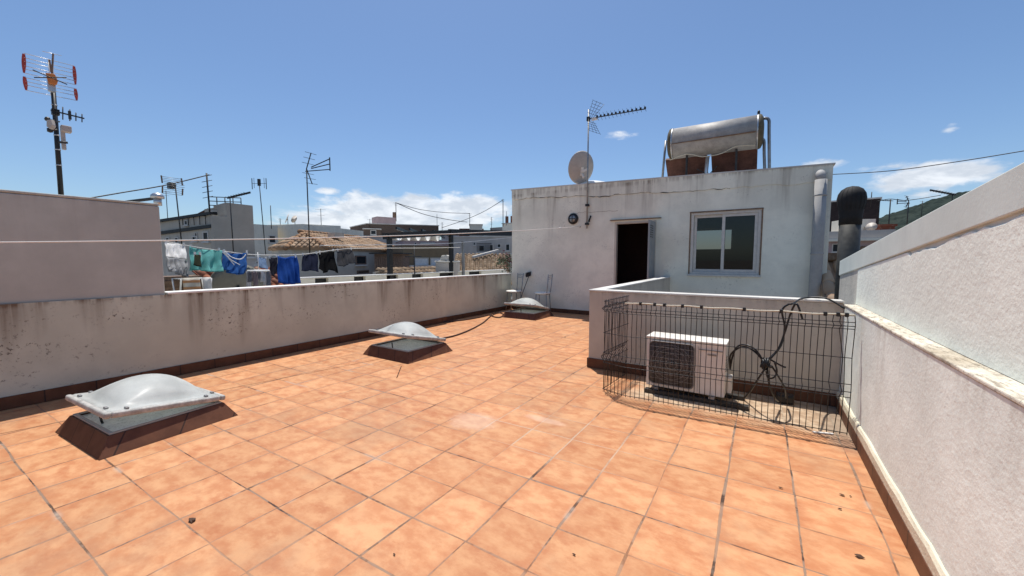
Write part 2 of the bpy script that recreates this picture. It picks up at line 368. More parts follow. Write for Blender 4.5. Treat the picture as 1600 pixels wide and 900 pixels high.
M = dict(
    floor=floor_mat(), skirt=skirt_mat(),
    parapet=plaster('stained_pink_plaster', (.555, .56, .465), (.168, .125, .088), .82, 1.15, .55, .85, .30, .12),
    coping=plaster('white_coping_paint', (.78, .77, .74), (.30, .27, .24), 0, patch=.08, bumps=.2),
    leftblk=plaster('grey_pink_render', (.465, .46, .415), (.30, .27, .25), .28, 2.31, .7, .06, patch=.13, bumps=.15, low=0),
    house=plaster('house_render', (.82, .795, .675), (.27, .23, .18), .52, 3.6, .9, .3, .25, .12),
    well=plaster('well_wall_render', (.53, .485, .41), (.28, .24, .21), .45, 1.15, .35, .25, .25, .1),
    wellcop=plaster('weathered_concrete_coping', (.62, .60, .56), (.2, .18, .16), 0, patch=.2),
    boundary=plaster('rough_white_render', (.83, .865, .79), (.55, .53, .46), .4, 1.10, .6, .2, .32, .13, fine=45),
    gable=plaster('rough_cream_render', (.82, .845, .765), (.36, .32, .28), 0, bumps=.38, patch=.07, fine=45, mold=.0),
    band=plaster('smooth_grey_cement', (.615, .66, .62), (.3, .29, .28), .22, 2.2, .8, 0, .1, .07),
    bare=plaster('bare_concrete', (.56, .53, .47), (.25, .22, .18), .3, 1.5, .3, .2, .4, .16),
    ledge=ledge_mat(),
    mortar=plaster('cream_mortar', (.74, .68, .52), (.3, .27, .2), 0, mold=.2, patch=.15, bumps=.5),
    white=plaster('white_render', (.79, .735, .61), (.3, .28, .26), .14, 3, 2, 0, .2, .08),
    rwall=plaster('rendered_block', (.50, .455, .415), (.22, .2, .19), .14, 5, 2.5, .1, .25, .1),
    cream=plaster('cream_render', (.56, .51, .43), (.25, .21, .17), .14, 3, 1.5, .1, .2, .1),
    ochre=plaster('ochre_render', (.26, .19, .115), (.15, .11, .08), .14, 2, 1.0, .1, .2, .12),
    pink=plaster('pink_render', (.46, .34, .33), (.25, .2, .19), .14, 2, 1.0, .1, .2, .1),
    greyblk=plaster('distant_grey_render', (.45, .405, .34), (.17, .16, .16), .14, 6, 2.5, .1, .2, .08),
    brown=brick_mat('brown_brick', (.17, .115, .085), (.13, .09, .07), (.10, .085, .075)),
    darkbrick=brick_mat('dark_brick', (.055, .04, .038), (.04, .03, .03), (.03, .027, .026)),
    tile=tile_mat('weathered_roof_tile', (.30, .175, .10), (.62, .44, .29)),
    redtile=tile_mat('red_roof_tile', (.20, .065, .04), (.36, .14, .08)),
    glass=glass_mat('window_glass'),
    pane=simple('dark_pane', (.022, .026, .03), .3, 0, .2, 3, .2),
    black=simple('black_paint', (.012, .012, .013), .45, 0, .3),
    blackpl=simple('black_plastic', (.010, .010, .011), .4, 0, .3),
    darkmet=simple('dark_metal', (.055, .052, .05), .5, .6, .3, 9),
    grey=simple('grey_metal', (.30, .30, .30), .45, .7, .2, 9),
    galv=simple('galvanised', (.50, .51, .52), .38, .85, .15, 12),
    alu=simple('aluminium', (.70, .70, .70), .35, .6, .1, 10),
    dish=simple('dish_enamel', (.44, .40, .36), .55, 0, .12, 5),
    ivory=simple('ivory_enamel', (.74, .71, .65), .4, 0, .06, 5),
    acgrille=simple('grille_plastic', (.28, .255, .235), .5, 0, .15, 9),
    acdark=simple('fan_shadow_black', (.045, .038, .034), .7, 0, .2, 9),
    frame=simple('window_aluminium', (.58, .54, .49), .4, 0, .08, 10),
    rust=simple('rusty_brown', (.20, .125, .08), .8, 0, .35, 14),
    doorg=simple('door_grey', (.27, .28, .285), .5, 0, .1, 6),
    dome=dome_mat(), rimgrey=simple('grimy_rim', (.40, .385, .36), .6, 0, .35, 9),
    white_pl=simple('white_plastic', (.72, .72, .70), .5, 0, .12, 9),
    seat=simple('cream_seat', (.78, .75, .68), .5, 0, .08, 9),
    red=simple('red_plastic', (.42, .055, .035), .45, 0, .25, 14),
    orange=simple('orange_plastic', (.55, .20, .05), .45, 0, .2, 14),
    rope=simple('white_cord', (.78, .75, .70), .85, 0, .08, 60),
    beige_rope=simple('beige_rail', (.62, .57, .45), .7, 0, .15, 30),
    hose=simple('dark_hose', (.05, .022, .016), .45, 0, .3, 30),
    pipegrey=simple('painted_pipe_grey', (.36, .35, .335), .7, 0, .12, 4),
    mosstile=tile_mat('mossy_roof_tile', (.13, .085, .052), (.42, .30, .195)),
    wood=simple('weathered_wood', (.20, .135, .10), .85, 0, .35, 18),
    tank=simple('dull_tank_steel', (.36, .34, .315), .6, .1, .18, 7),
    tankend=simple('yellowed_end_cap', (.10, .082, .05), .8, 0, .3, 12),
    collector=simple('collector_back', (.125, .056, .042), .75, .05, .4, 4),
    leaf=simple('leaf_green', (.035, .055, .022), .6, 0, .5, 30),
    leafred=simple('leaf_red', (.13, .035, .035), .6, 0, .5, 30),
    bark=simple('bark', (.08, .06, .045), .9, 0, .3, 20),
    debris=simple('dry_leaf', (.07, .035, .02), .8, 0, .4, 40),
    interior=simple('interior_wall', (.15, .14, .135), .9, 0, .1, 2),
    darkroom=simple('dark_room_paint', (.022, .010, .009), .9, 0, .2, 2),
    pipe=simple('stained_flue_steel', (.052, .050, .044), .55, .1, .5, 3),
    cap=simple('sooty_cap', (.012, .011, .011), .75, 0, .4, 8),
    upstand=simple('frosted_inner_pane', (.78, .82, .80), .3, 0, .15, 8),
    ground=simple('town_ground', (.16, .14, .12), .95, 0, .3, .05),
    acwhite=simple('casing_white', (.76, .72, .655), .4, 0, .05, 4),
)
SKY_STRENGTH = .11; SUN_STRENGTH = 4.3; EXPOSURE = 0.25
SKY_TINT = (.76, .87, .98); CLOUD_HI = (8.2, 8.4, 8.7); CLOUD_LO = (5.2, 5.6, 6.2)
CLOUDS = [(640, 335, 200, 44, 1.25), (530, 348, 110, 30, 1.15), (515, 299, 30, 9, .95), (968, 212, 40, 14, .75), (1483, 200, 24, 14, .5), (1450, 276, 170, 32, 1.2), (1290, 256, 60, 14, .85), (1455, 300, 80, 24, .8), (200, 290, 30, 8, .4), (730, 328, 110, 36, 1.15), (1380, 262, 110, 14, .7), (430, 345, 40, 14, .7)]

# ================================================================== SETTING
XL, XR, YH = -6.70, 0.76, 10.40           # parapet face, boundary wall face, house front
mb = MB()
mb.prism([(XL-.1, -4.2, -.3), (XR+.02, -4.2, -.3), (XR+.02, 5.45, -.3), (-2.05, 5.45, -.3), (-2.05, YH+.02, -.3), (XL-.1, YH+.02, -.3)], (0, 0, .3))
tag(mb.build('terrace_floor', M['floor']), kind='structure')
mb = MB().box((-2.1, 5.5, -3.2), (1.6, YH+.1, -3.0)); tag(mb.build('patio_floor', M['bare']), kind='structure')
mb = MB().box((XL-.2, -4.2, -9), (XR, 5.4, -.303)); mb.box((XL-.2, 5.4, -9), (-2.1, YH, -.303))
tag(mb.build('roof_slab', M['rwall']), kind='structure')
mb = MB().add([(-3500, -3500, -9), (3500, -3500, -9), (3500, 3500, -9), (-3500, 3500, -9)], [(0, 1, 2, 3)])
tag(mb.build('ground', M['ground']), kind='structure')

# hill
def hill():
    g = G('wooded_hillside'); p = g.pos()
    v = g.n('ShaderNodeTexVoronoi'); g.put(v.inputs['Vector'], p); v.inputs['Scale'].default_value = .11
    a = g.noise(p, .02, 5, .65); b = g.noise(p, .16, 4, .7)
    col = g.mix(g.step(b, .35, .68), (.014, .022, .020), (.034, .046, .038))  # distance haze is mixed into the colour as a bluish green
    col = g.mix(g.math('MULTIPLY', g.step(a, .5, .7), .6), col, (.045, .054, .044))
    col = g.mix(g.math('MULTIPLY', g.step(v.outputs['Distance'], 3.0, 7.0), .4), col, (.010, .016, .016))
    m = g.done(col, .95, 0, .05)
    from mathutils import noise as nz
    D0 = 620.0
    ridge = [(1100, 400), (1180, 380), (1260, 366), (1340, 352), (1375, 343), (1420, 329), (1460, 316), (1500, 306), (1560, 296), (1640, 290), (1800, 296), (2300, 330)]
    def rz(px):
        for (a0, b0), (a1, b1) in zip(ridge, ridge[1:]):
            if a0 <= px <= a1: return b0+(b1-b0)*(px-a0)/(a1-a0)
        return 400
    mb = MB()
    def fn(u, w):
        px = 1100+1150*u
        q = at(px, rz(px), D0); base = at(px, 405, D0*.45)
        h = (q.z+9)
        prof = math.sin(min(1, w/.72)*math.pi/2)**1.25 if w <= .72 else 1-.55*((w-.72)/.28)**2
        base2 = Vector((base.x, base.y, 0)); far = Vector((q.x, q.y, 0))
        xy = base2.lerp(far, w/.72)
        bmp = nz.fractal(Vector((xy.x*.05, xy.y*.05, 0)), 1.0, 2.0, 4)*2.6+abs(nz.noise(Vector((xy.x*.16, xy.y*.16, 3))))*3.2
        return Vector((xy.x, xy.y, -9+h*prof+bmp*min(1, w*3)-1.2))
    mb.grid(fn, 420, 130, True)
    tag(mb.build('hill', m), kind='structure')
hill()

# ================================================================== LEFT PARAPET
t = thing('parapet_wall', 'long stained pinkish parapet wall along the terrace with white coping', 'wall', (XL, 3, 0))
YJ = 7.25
poly = [(XL, -4.2), (XL, YJ), (XL-.07, YJ), (XL-.07, YH-.003), (XL-.22, YH-.003), (XL-.22, 1.80), (XL-.012, 1.80), (XL-.012, -4.2)]
MB().prism([(x, y, 0.003) for x, y in poly], (0, 0, 1.122)).build('wall', M['parapet'], t, True)
MB().prism([(XL+.006, 1.803, 1.127), (XL+.006, YJ+.01, 1.127), (XL-.064, YJ+.01, 1.127), (XL-.064, YH-.004, 1.127), (XL-.24, YH-.004, 1.127), (XL-.24, 1.803, 1.127)], (0, 0, .028)).build('coping', M['coping'], t, True, bevel=.006)
MB().prism([(XL+.022, -4.2, .003), (XL+.022, YJ+.012, .003), (XL+.001, YJ+.012, .003), (XL+.001, -4.2, .003)], (0, 0, .135)).box((XL-.069, YJ+.013, .003), (XL-.05, YH-.03, .12)).build('skirting', M['skirt'], t, True, bevel=.004)

# ================================================================== NEIGHBOUR BLOCK (left)
t = thing('rendered_block', 'tall plain grey-pink rendered building rising from the left parapet', 'building', (-8.5, 0, -9))
mb = MB().prism([(XL-.022, -6.5, -9), (XL-.022, 1.78, -9), (XL-.10, 1.80, -9), (-14.5, 1.80, -9), (-14.5, -6.5, -9)], (0, 0, 9+2.30))
mb.build('wall', M['leftblk'], t, True, bevel=.012)
MB().prism([(XL-.018, -6.52, 2.303), (XL-.018, 1.784, 2.303), (-14.52, 1.81, 2.303), (-14.52, -6.52, 2.303)], (0, 0, .03)).build('coping', M['leftblk'], t, True, bevel=.012, seg=3)
# metal capping lying on its corner
p0 = at(203, 316, 7.3); p1 = at(246, 309, 7.4)
t = thing('flue_cowl', 'small bright metal flue cowl on the corner of the grey-pink block', 'chimney', (p1.x, p1.y, 2.353))
MB().lathe([(.045, 0), (.045, .10)], (0, 0, 0), n=12).build('pipe', M['galv'], t)
MB().lathe([(.075, .10), (.075, .14), (.05, .165), (.01, .18)], (0, 0, 0), n=14).build('cap', M['galv'], t)
MB().bar(Vector((-.05, 0, .105)), Vector((-.55, -.25, .055)), .05, .03).build('arm', M['darkmet'], t)
p = at(50, 298, 7.6)
t = thing('roof_vent', 'low dark roof vent showing above the left end of the grey-pink block', 'vent', (p.x, p.y, 2.353))
MB().lathe([(.17, -.05), (.17, .0), (.13, .03), (.02, .045)], n=14).build('cover', M['darkmet'], t)

# ================================================================== HOUSE ON THE ROOF
def house():
    xa, xb = -6.74, 1.165
    def top(u): return 3.77+(3.545-3.77)*(u-xa)/(xb-xa)
    t = thing('rooftop_house', 'white rendered stair house on the terrace with open door and sliding window', 'house', (-2.8, YH, 0))
    dz0, dz1 = .02, 2.60; wx0, wx1, wz0, wz1 = -1.49, -.04, 1.235, 2.725
    dx0, dx1 = -3.40, -2.31
    T = Matrix.Translation((0, YH, 0))
    fr = MB().wall(xa, xb, -3.0, 3.6, .24, [(dx0, dx1, dz0, dz1), (wx0, wx1, wz0, wz1)], T, top=top)
    fr.box((xa, YH+.243, -3), (xa+.22, 14.3, 3.4)); fr.box((xb-.22, YH+.243, -3), (xb, 14.3, 3.3))
    bw = onY(1084, 392, 14.1); bw2 = onY(1146, 356, 14.1)
    fr.wall(xa+.221, xb-.221, -3, 3.3, .2, [(bw.x, bw2.x, bw.z, bw2.z)], Matrix.Translation((0, 14.1, 0)))
    fr.build('wall', M['house'], t, True)
    # interior
    MB().box((-2.12, YH+.245, -3), (-2.0, 14.09, 3.24)).build('partition', M['interior'], t, True)
    MB().box((xa+.224, YH+.245, 3.25), (xb-.224, 14.09, 3.36)).build('roof', M['bare'], t, True)
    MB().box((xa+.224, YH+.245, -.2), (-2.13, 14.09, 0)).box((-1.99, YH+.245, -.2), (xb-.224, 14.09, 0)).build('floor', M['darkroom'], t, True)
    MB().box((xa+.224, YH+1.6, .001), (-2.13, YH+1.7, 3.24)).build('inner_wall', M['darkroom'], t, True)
    # cement band under the roof edge with a ragged lower rim
    mb = MB(); n = 90; r = random.Random(3)
    fx = [xa+.004+(xb-xa-.008)*i/n for i in range(n+1)]; dep = .30
    lo = []
    for i, x in enumerate(fx):
        dep += r.uniform(-.022, .022); dep = max(.22, min(.36, dep)); lo.append(top(x)-dep)
    vs = []; 
    for x, l in zip(fx, lo):
        vs += [(x, YH-.020, top(x)+.004), (x, YH-.016, l), (x, YH-.001, l-.004), (x, YH-.001, top(x)+.004)]
    fs = []
    for i in range(n):
        a = i*4; b = a+4
        fs += [(a, a+1, b+1, b), (a+1, a+2, b+2, b+1), (a+3, a, b, b+3)]
    mb.add(vs, fs); mb.build('fascia', M['house'], t, True)
    MB().prism([(xa-.03, YH-.03, 3.776), (xb+.03, YH-.03, 3.551), (xb+.03, YH+.28, 3.551), (xa-.03, YH+.28, 3.776)], (0, 0, .028)).build('coping', M['wellcop'], t, True)
    # ragged crack lines
    mb = MB(); x = -4.6
    pts = []
    while x < -3.3: pts.append((x, YH-.001, 2.93+r.uniform(-.02, .02)-(x+4.6)*.02)); x += .08
    mb.tube(pts, .004, 4); mb.build('crack', M['rust'], t, True)
    cr = [(x, YH-.0165, l-.002+r.uniform(-.012, .012)) for x, l in zip(fx, lo)][3:70]
    MB().tube(cr, [r.uniform(.001, .010)*(1.3 if (i//9) % 2 else .7) for i in range(len(cr))], 4).build('crack', M['blackpl'], t, True)
    # door
    f = MB().box((dx0+.001, YH-.012, dz0), (dx0+.055, YH+.12, dz1-.05)); f.box((dx1-.055, YH-.012, dz0), (dx1-.001, YH+.12, dz1-.05)); f.box((dx0+.001, YH-.012, dz1-.05), (dx1-.001, YH+.12, dz1-.001))
    f.build('door_frame', M['cream'], t, True, bevel=.004)
    MB().box((dx0-.12, YH-.06, dz1+.045), (dx1+.12, YH-.001, dz1+.065)).build('lintel', M['rust'], t, True)
    hx, fxp = dx1-.06, onY(1013.5, 341, 9.72)
    hinge = Vector((hx, YH-.014, .03)); free = Vector((fxp.x, 9.70, .03)); d = free-hinge; nn = Vector((-d.y, d.x, 0)).normalized()*.04
    hg = dz1-.07
    lf = MB().para(hinge, d, nn, (0, 0, hg)).build('door', M['doorg'], t, True, bevel=.004)
    u = d.normalized()
    for c in range(2):
        lv = MB()
        for k in range(6):
            o = hinge+u*(.30+.2*c)+Vector((0, 0, hg-.42+k*.055))
            lv.para(o+nn*1.02, u*.13, nn*.15, (0, 0, .022)); lv.para(o-nn*.17, u*.13, nn*.15, (0, 0, .022))
        lv.build('louvre', M['black'], lf, True)
    o = hinge+u*(d.length-.09)+Vector((0, 0, .62+.35))
    hd = MB().tube([o-nn*.2, o-nn*1.6, o-nn*1.6-u*.12], .012, 6); hd.tube([o+nn, o+nn*2.4, o+nn*2.4-u*.12], .012, 6); hd.build('handle', M['black'], lf, True)
    # window
    w = MB().ring(wx0+.002, wx1-.002, wz0+.002, wz1-.002, .055, YH+.01, YH+.13).build('window', M['frame'], t, True, bevel=.004)
    mid = (wx0+wx1)/2-.02
    s1 = MB().ring(wx0+.058, mid+.035, wz0+.058, wz1-.058, .065, YH+.075, YH+.105).build('sash', M['frame'], w, True, bevel=.003)
    s2 = MB().ring(mid-.035, wx1-.058, wz0+.058, wz1-.058, .065, YH+.035, YH+.065).build('sash', M['frame'], w, True, bevel=.003)
    MB().box((wx0+.124, YH+.088, wz0+.124), (mid-.031, YH+.092, wz1-.124)).build('pane', M['glass'], w, True)
    MB().box((mid+.031, YH+.048, wz0+.124), (wx1-.124, YH+.052, wz1-.124)).build('pane', M['glass'], w, True)
    MB().box((wx0-.035, YH-.018, wz1+.002), (wx1+.035, YH-.001, wz1+.03)).box((wx0-.03, YH-.008, wz0), (wx0-.002, YH-.001, wz1)).box((wx1+.002, YH-.008, wz0), (wx1+.03, YH-.001, wz1)).build('window_trim', M['rust'], t, True)
    MB().box((wx0-.04, YH-.05, wz0-.045), (wx1+.04, YH+.009, wz0-.002)).build('window_sill', M['wellcop'], t, True, bevel=.004)
    # rear window
    MB().ring(bw.x, bw2.x, bw.z, bw2.z, .05, 14.15, 14.22).build('window', M['frame'], t, True)
    # drain pipe
    px = .955
    dp = MB().tube([(px, YH+.02, 3.36), (px, YH-.09, 3.37), (px, YH-.15, 3.33), (px+.01, YH-.155, 3.22)], .085, 14); dp.build('drain_elbow', M['pipegrey'], t, True)
    MB().tube([(px+.01, YH-.155, 3.24), (px+.012, YH-.155, 2.0), (px+.012, YH-.155, -2.6)], .105, 16).build('drain_pipe', M['pipegrey'], t, True)
    for z in (2.9, 1.7): MB().lathe([(.108, 0), (.115, .005), (.115, .03), (.108, .035)], (px+.012, YH-.155, z), n=16).build('pipe_clip', M['pipegrey'], t, True)
    MB().box((XL-.049, YH-.019, .003), (dx0-.02, YH-.001, .12)).build('skirting', M['skirt'], t, True, bevel=.004)
    return top
htop = house()

# round lamp by the mast, and a stub of bent iron
p = onY(896, 342, YH)
t = thing('bulkhead_lamp', 'round dark-rimmed bulkhead lamp on the house wall above the clothesline', 'lamp', (p.x, YH-.002, p.z))
MB().lathe([(.155, 0), (.16, .03), (.14, .05), (.10, .052)], (0, 0, 0), (0, -1, 0), 24).build('rim', M['blackpl'], t)
MB().lathe([(.10, .05), (.085, .08), (.03, .09)], (0, 0, 0), (0, -1, 0), 20).build('lens', M['grey'], t)
MB().box((-.01, -.095, -.09), (.01, -.088, .09)).box((-.09, -.095, -.01), (.09, -.088, .01)).build('guard', M['blackpl'], t)
p = onY(922, 342, YH)
t = tag(MB().tube([(p.x-.02, YH+.01, p.z-.07), (p.x-.02, YH-.04, p.z-.07), (p.x+.045, YH-.06, p.z+.08)], .022, 8).build('iron_hook', M['black']), 'short slanted black iron hook fixed between lamp and door', 'hook')

# ================================================================== LIGHT WELL WALL
t = thing('well_wall', 'low grey L-shaped wall round the light well behind the wire cage', 'wall', (-1, 5.35, 0))
WX, WY = -2.10, 5.33
MB().prism([(WX, WY, -3), (XR-.002, WY, -3), (XR-.002, WY+.16, -3), (WX+.16, WY+.16, -3), (WX+.16, YH-.02, -3), (WX, YH-.02, -3)], (0, 0, 4.13)).build('wall', M['well'], t, True, bevel=.006)
MB().prism([(WX-.012, WY-.012, 1.132), (XR-.004, WY-.012, 1.132), (XR-.004, WY+.172, 1.132), (WX+.172, WY+.172, 1.132), (WX+.172, YH-.022, 1.132), (WX-.012, YH-.022, 1.132)], (0, 0, .026)).build('coping', M['wellcop'], t, True, bevel=.008)
MB().prism([(WX-.018, WY-.018, .003), (XR-.025, WY-.018, .003), (XR-.025, WY-.001, .003), (WX-.001, WY-.001, .003), (WX-.001, YH-.03, .003), (WX-.018, YH-.03, .003)], (0, 0, .14)).build('skirting', M['skirt'], t, True, bevel=.004)

# ================================================================== BOUNDARY WALL + GABLE (right)
t = thing('boundary_wall', 'low rough white wall along the right side with a dirty ledge', 'wall', (XR, 2, 0))
MB().box((XR, -4.2, -9), (XR+.30, 5.5, 1.10)).build('wall', M['boundary'], t, True)
MB().box((XR-.005, -4.2, 1.102), (XR+.125, 5.33, 1.122)).build('ledge', M['ledge'], t, True, bevel=.006)
r = random.Random(11)
n = 60; vs = []; fs = []
for i in range(n+1):
    y = -4.2+(WY-.02+4.2)*i/n; zt = .195+r.uniform(-.008, .008)
    vs += [(XR-.020, y, .113), (XR-.022+r.uniform(-.003, .002), y, zt-.02), (XR-.012, y, zt), (XR-.0005, y, zt+.004), (XR-.0005, y, .113)]
for i in range(n):
    a = i*5; b = a+5
    for k in range(3): fs.append((a+k, b+k, b+k+1, a+k+1))
MB().add(vs, fs).build('mortar_fillet', M['mortar'], t, True)
MB().box((XR-.024, -4.2, .003), (XR-.001, WY-.02, .112)).build('skirting', M['skirt'], t, True, bevel=.004)

t = thing('gable_wall', 'sloping rough cream gable wall with a smooth cement band, above the ledge', 'wall', (XR+.1, 2, 0))
GX = XR+.10
gz = lambda y: 2.222-.099*y
ye = 6.50
MB().prism([(GX+.014, -4.2, 1.125), (GX+.014, 5.40, 1.125), (GX+.014, 5.40, gz(5.40)-.02), (GX+.014, -4.2, gz(-4.2)-.02)], (.236, 0, 0)).build('wall', M['band'], t, True)
MB().prism([(GX+.004, 5.402, -9), (GX+.004, ye, -9), (GX+.004, ye, gz(ye)-.02), (GX+.004, 5.402, gz(5.402)-.02)], (.24, 0, 0)).build('rear_wall', M['bare'], t, True)
n = 90; vs = []; fs = []
def glow(y):      # lower rim of the band: straight cement edge
    return gz(y)-.19
for i in range(2):
    y = (-4.2, ye+.01)[i]
    vs += [(GX-.007, y, gz(y)), (GX-.007, y, glow(y)), (GX+.26, y, glow(y)), (GX+.26, y, gz(y))]
MB().add(vs, [(0, 1, 5, 4), (1, 2, 6, 5), (2, 3, 7, 6), (3, 0, 4, 7), (3, 2, 1, 0), (4, 5, 6, 7)]).build('band', M['band'], t, True, bevel=.006)
# the thick render coat stops short of the band along a ragged rim
vs = []; fs = []; dep = .03; r = random.Random(5); n = 150
for i in range(n+1):
    y = -4.2+9.6*i/n
    dep += r.uniform(-.013, .013); dep = max(.014, min(.046, dep))
    dd = dep if y < 3.75 else .004+.004*r.random()
    zt_ = glow(y)-dd
    vs += [(GX, y, 1.125), (GX, y, zt_-.006), (GX+.004, y, zt_), (GX+.013, y, zt_)]
for i in range(n):
    a_ = i*4; b_ = a_+4
    for k in range(3): fs.append((a_+k, b_+k, b_+k+1, a_+k+1))
MB().add(vs, fs).build('render_coat', M['gable'], t, True)

# ================================================================== CLOTHESLINE
hook = Vector((onY(907, 354, YH).x, YH-.03, onY(907, 354, YH).z))
anchor = Vector((XL, -2.2, 1.60)); 
q0 = Vector((-6.3, .43, onX(0, 411, -6.3).z))
t = thing('clothesline', 'white cord clothesline strung across the terrace to the house wall', 'clothesline', (hook.x, hook.y, hook.z))
pts = []
A = Vector((XL-.01, -2.2, 1.66))
for i in range(41):
    s_ = i/40; v = A.lerp(hook, s_); v.z -= .22*4*s_*(1-s_)*.55; pts.append(v)
MB().tube(pts, .0075, 5).build('cord', M['rope'], t, True)
k = pts[37]
MB().lathe([(.008, -.03), (.022, -.01), (.022, .01), (.008, .03)], k, (pts[38]-pts[37]), 8).build('knot', M['rope'], t, True)
MB().tube([hook+Vector((0, .04, 0)), hook, hook+Vector((0, 0, -.03))], .008, 6).build('hook', M['darkmet'], t, True)

# ================================================================== SKYLIGHTS
def skylight(label, loc, tilt, rz=0, first=None):
    if first is None:
        t = thing('dome_skylight', label, 'skylight', loc, rz, 'domed skylights on the terrace floor')
        b, tp, h = .555, .465, .150
        P = [(-b, -b, .002), (b, -b, .002), (b, b, .002), (-b, b, .002), (-tp, -tp, h), (tp, -tp, h), (tp, tp, h), (-tp, tp, h)]
        i_ = tp-.022
        P += [(-i_, -i_, h), (i_, -i_, h), (i_, i_, h), (-i_, i_, h), (-i_, -i_, .02), (i_, -i_, .02), (i_, i_, .02), (-i_, i_, .02)]
        F = [(0, 1, 5, 4), (1, 2, 6, 5), (2, 3, 7, 6), (3, 0, 4, 7)]
        for k in range(4):
            l = (k+1) % 4; F += [(4+k, 4+l, 8+l, 8+k), (8+k, 8+l, 12+l, 12+k)]
        MB().add(P, F).build('curb', M['skirt'], t)
        MB().ring(-i_-.006, i_+.006, -i_-.006, i_+.006, .03, -.012, .0).xf(Matrix.Translation((0, 0, h+.0015)) @ Matrix.Rotation(R(-90), 4, 'X')).build('frame', M['dish'], t)
        MB().box((-i_+.002, -i_+.002, h-.03), (i_-.002, i_-.002, h-.018)).build('inner_pane', M['upstand'], t)
        lid = bpy.data.objects.new('lid', None); COL.objects.link(lid); lid.parent = t; lid.empty_display_size = .05
        L = .482; hh = .30
        prof_in = .385
        mb = MB()
        def fn(u, w):
            x = (u*2-1); y = (w*2-1)
            # square dome: flat flange outside, bulge inside
            X, Y = x*L, y*L
            m = max(abs(X), abs(Y))
            if m > prof_in:
                z = .0 - max(0, (m-.45)/.032)*.035*(1 if m > .45 else 0)
            else:
                a = X/prof_in; c = Y/prof_in
                z = .205*((1-a*a)*(1-c*c))**.72
            return Vector((X, Y, z))
        # grid with denser rim
        def rm(v):
            k = [0, .0347, .07, .104] + [.104+.792*i/22 for i in range(1, 22)] + [.896, .93, .9653, 1]
            i = min(int(v*(len(k)-1)+1e-6), len(k)-2); f = v*(len(k)-1)-i
            return k[i]+(k[i+1]-k[i])*f
        mb.grid(lambda u, w: fn(rm(u), rm(w)), 28, 28)
        mb.build('dome', M['dome'], lid, solid=.008)
        MB().ring(-L-.006, L+.006, -L-.006, L+.006, .05, -.050, .004).xf(Matrix.Rotation(R(90), 4, 'X')).build('rim', M['rimgrey'], lid, bevel=.018, seg=3)
        mb = MB()
        for s in (-1, 1):
            for k in (-.32, .32):
                b_ = MB().box((s*.428-.02, k-.014, .004), (s*.428+.02, k+.014, .022)).build('clip', M['grey'], lid, bevel=.004)
                b_ = MB().box((k-.02, s*.428-.014, .004), (k+.02, s*.428+.014, .022)).build('clip', M['grey'], lid, bevel=.004)
        MB().tube([(.0, -.355, .10), (.0, -.37, .16), (0, -.38, .235)], .010, 8).build('stay', M['darkmet'], t)
        MB().tube([(-.3, .43, .165), (.3, .43, .165)], .014, 8).build('hinge', M['darkmet'], t)
        t['tree'] = 1
        first = t
    else:
        t = copy_tree(first); t.location = loc; t.rotation_euler = (0, 0, rz); t['label'] = label
    lid = [o for o in COL.objects if o.parent == t and o.name.startswith('lid')][0]
    # pivot at +Y rim
    piv = Vector((-.02, .46, .205))
    lid.matrix_local = Matrix.Translation(piv) @ Matrix.Rotation(R(-tilt), 4, 'X') @ Matrix.Translation((0, -.46, .02))
    return t
S1 = skylight('largest grey domed skylight, nearest of the three, its lid ajar', (-4.94, 1.14, 0), 7.5, R(5))
del S1['tree']
S2 = skylight('middle domed skylight with lid propped open at the end of the dark hose', (-5.02, 4.48, 0), 12.0, 0, S1)
S3 = skylight('far domed skylight with lid propped open in front of the two chairs', (-5.44, 9.20, 0), 11.0, 0, S1)

S1.scale = (.97, .91, .97); S2.scale = (1, .91, 1); S3.scale = (1, .95, 1)

# ================================================================== CHAIRS
def chair(label, loc, rz, first=None):
    if first:
        t = copy_tree(first); t.location = loc; t.rotation_euler = (0, 0, rz); t['label'] = label; return t
    t = thing('metal_chair', label, 'chair', loc, rz, 'thin metal chairs by the house wall')
    h, w = .60, .19
    mb = MB()                                     # back at +x
    mb.lathe([(.02, -.012), (.215, -.012), (.245, .0), (.245, .022), (.215, .036), (.03, .042)], (0, 0, h), n=22)
    mb.build('seat', M['seat'], t)
    MB().tube([(.2*math.cos(a), .2*math.sin(a), h-.02) for a in [2*math.pi*k/20 for k in range(20)]], .009, 6, closed=True).build('seat_frame', M['grey'], t)
    for s in (-1, 1):
        MB().tube([(-.15, s*.14, h-.02), (-.19, s*.17, .0)], .0125, 8).build('leg', M['grey'], t)
        MB().tube([(.16, s*.14, h-.02), (.20, s*.165, .0)], .0125, 8).build('leg', M['grey'], t)
        MB().tube([(.17, s*.145, h-.03), (.205, s*.16, h+.2), (.235, s*.185, 1.17)], .0125, 8).build('back_post', M['grey'], t)
    mb = MB()
    for z in (1.02, 1.07, 1.12): mb.tube([(.222+.012*(z-1), -.178, z), (.24, 0, z+.012), (.222+.012*(z-1), .178, z)], .008, 6)
    mb.build('back_rail', M['grey'], t)
    return t
c1 = chair('cream-seated thin metal chair in the corner by the parapet, behind the skylight', (-6.40, 9.98, 0), R(60))
chair('cream-seated thin metal chair against the house wall, to the right of its twin', (-5.36, 9.93, 0), R(8), c1)

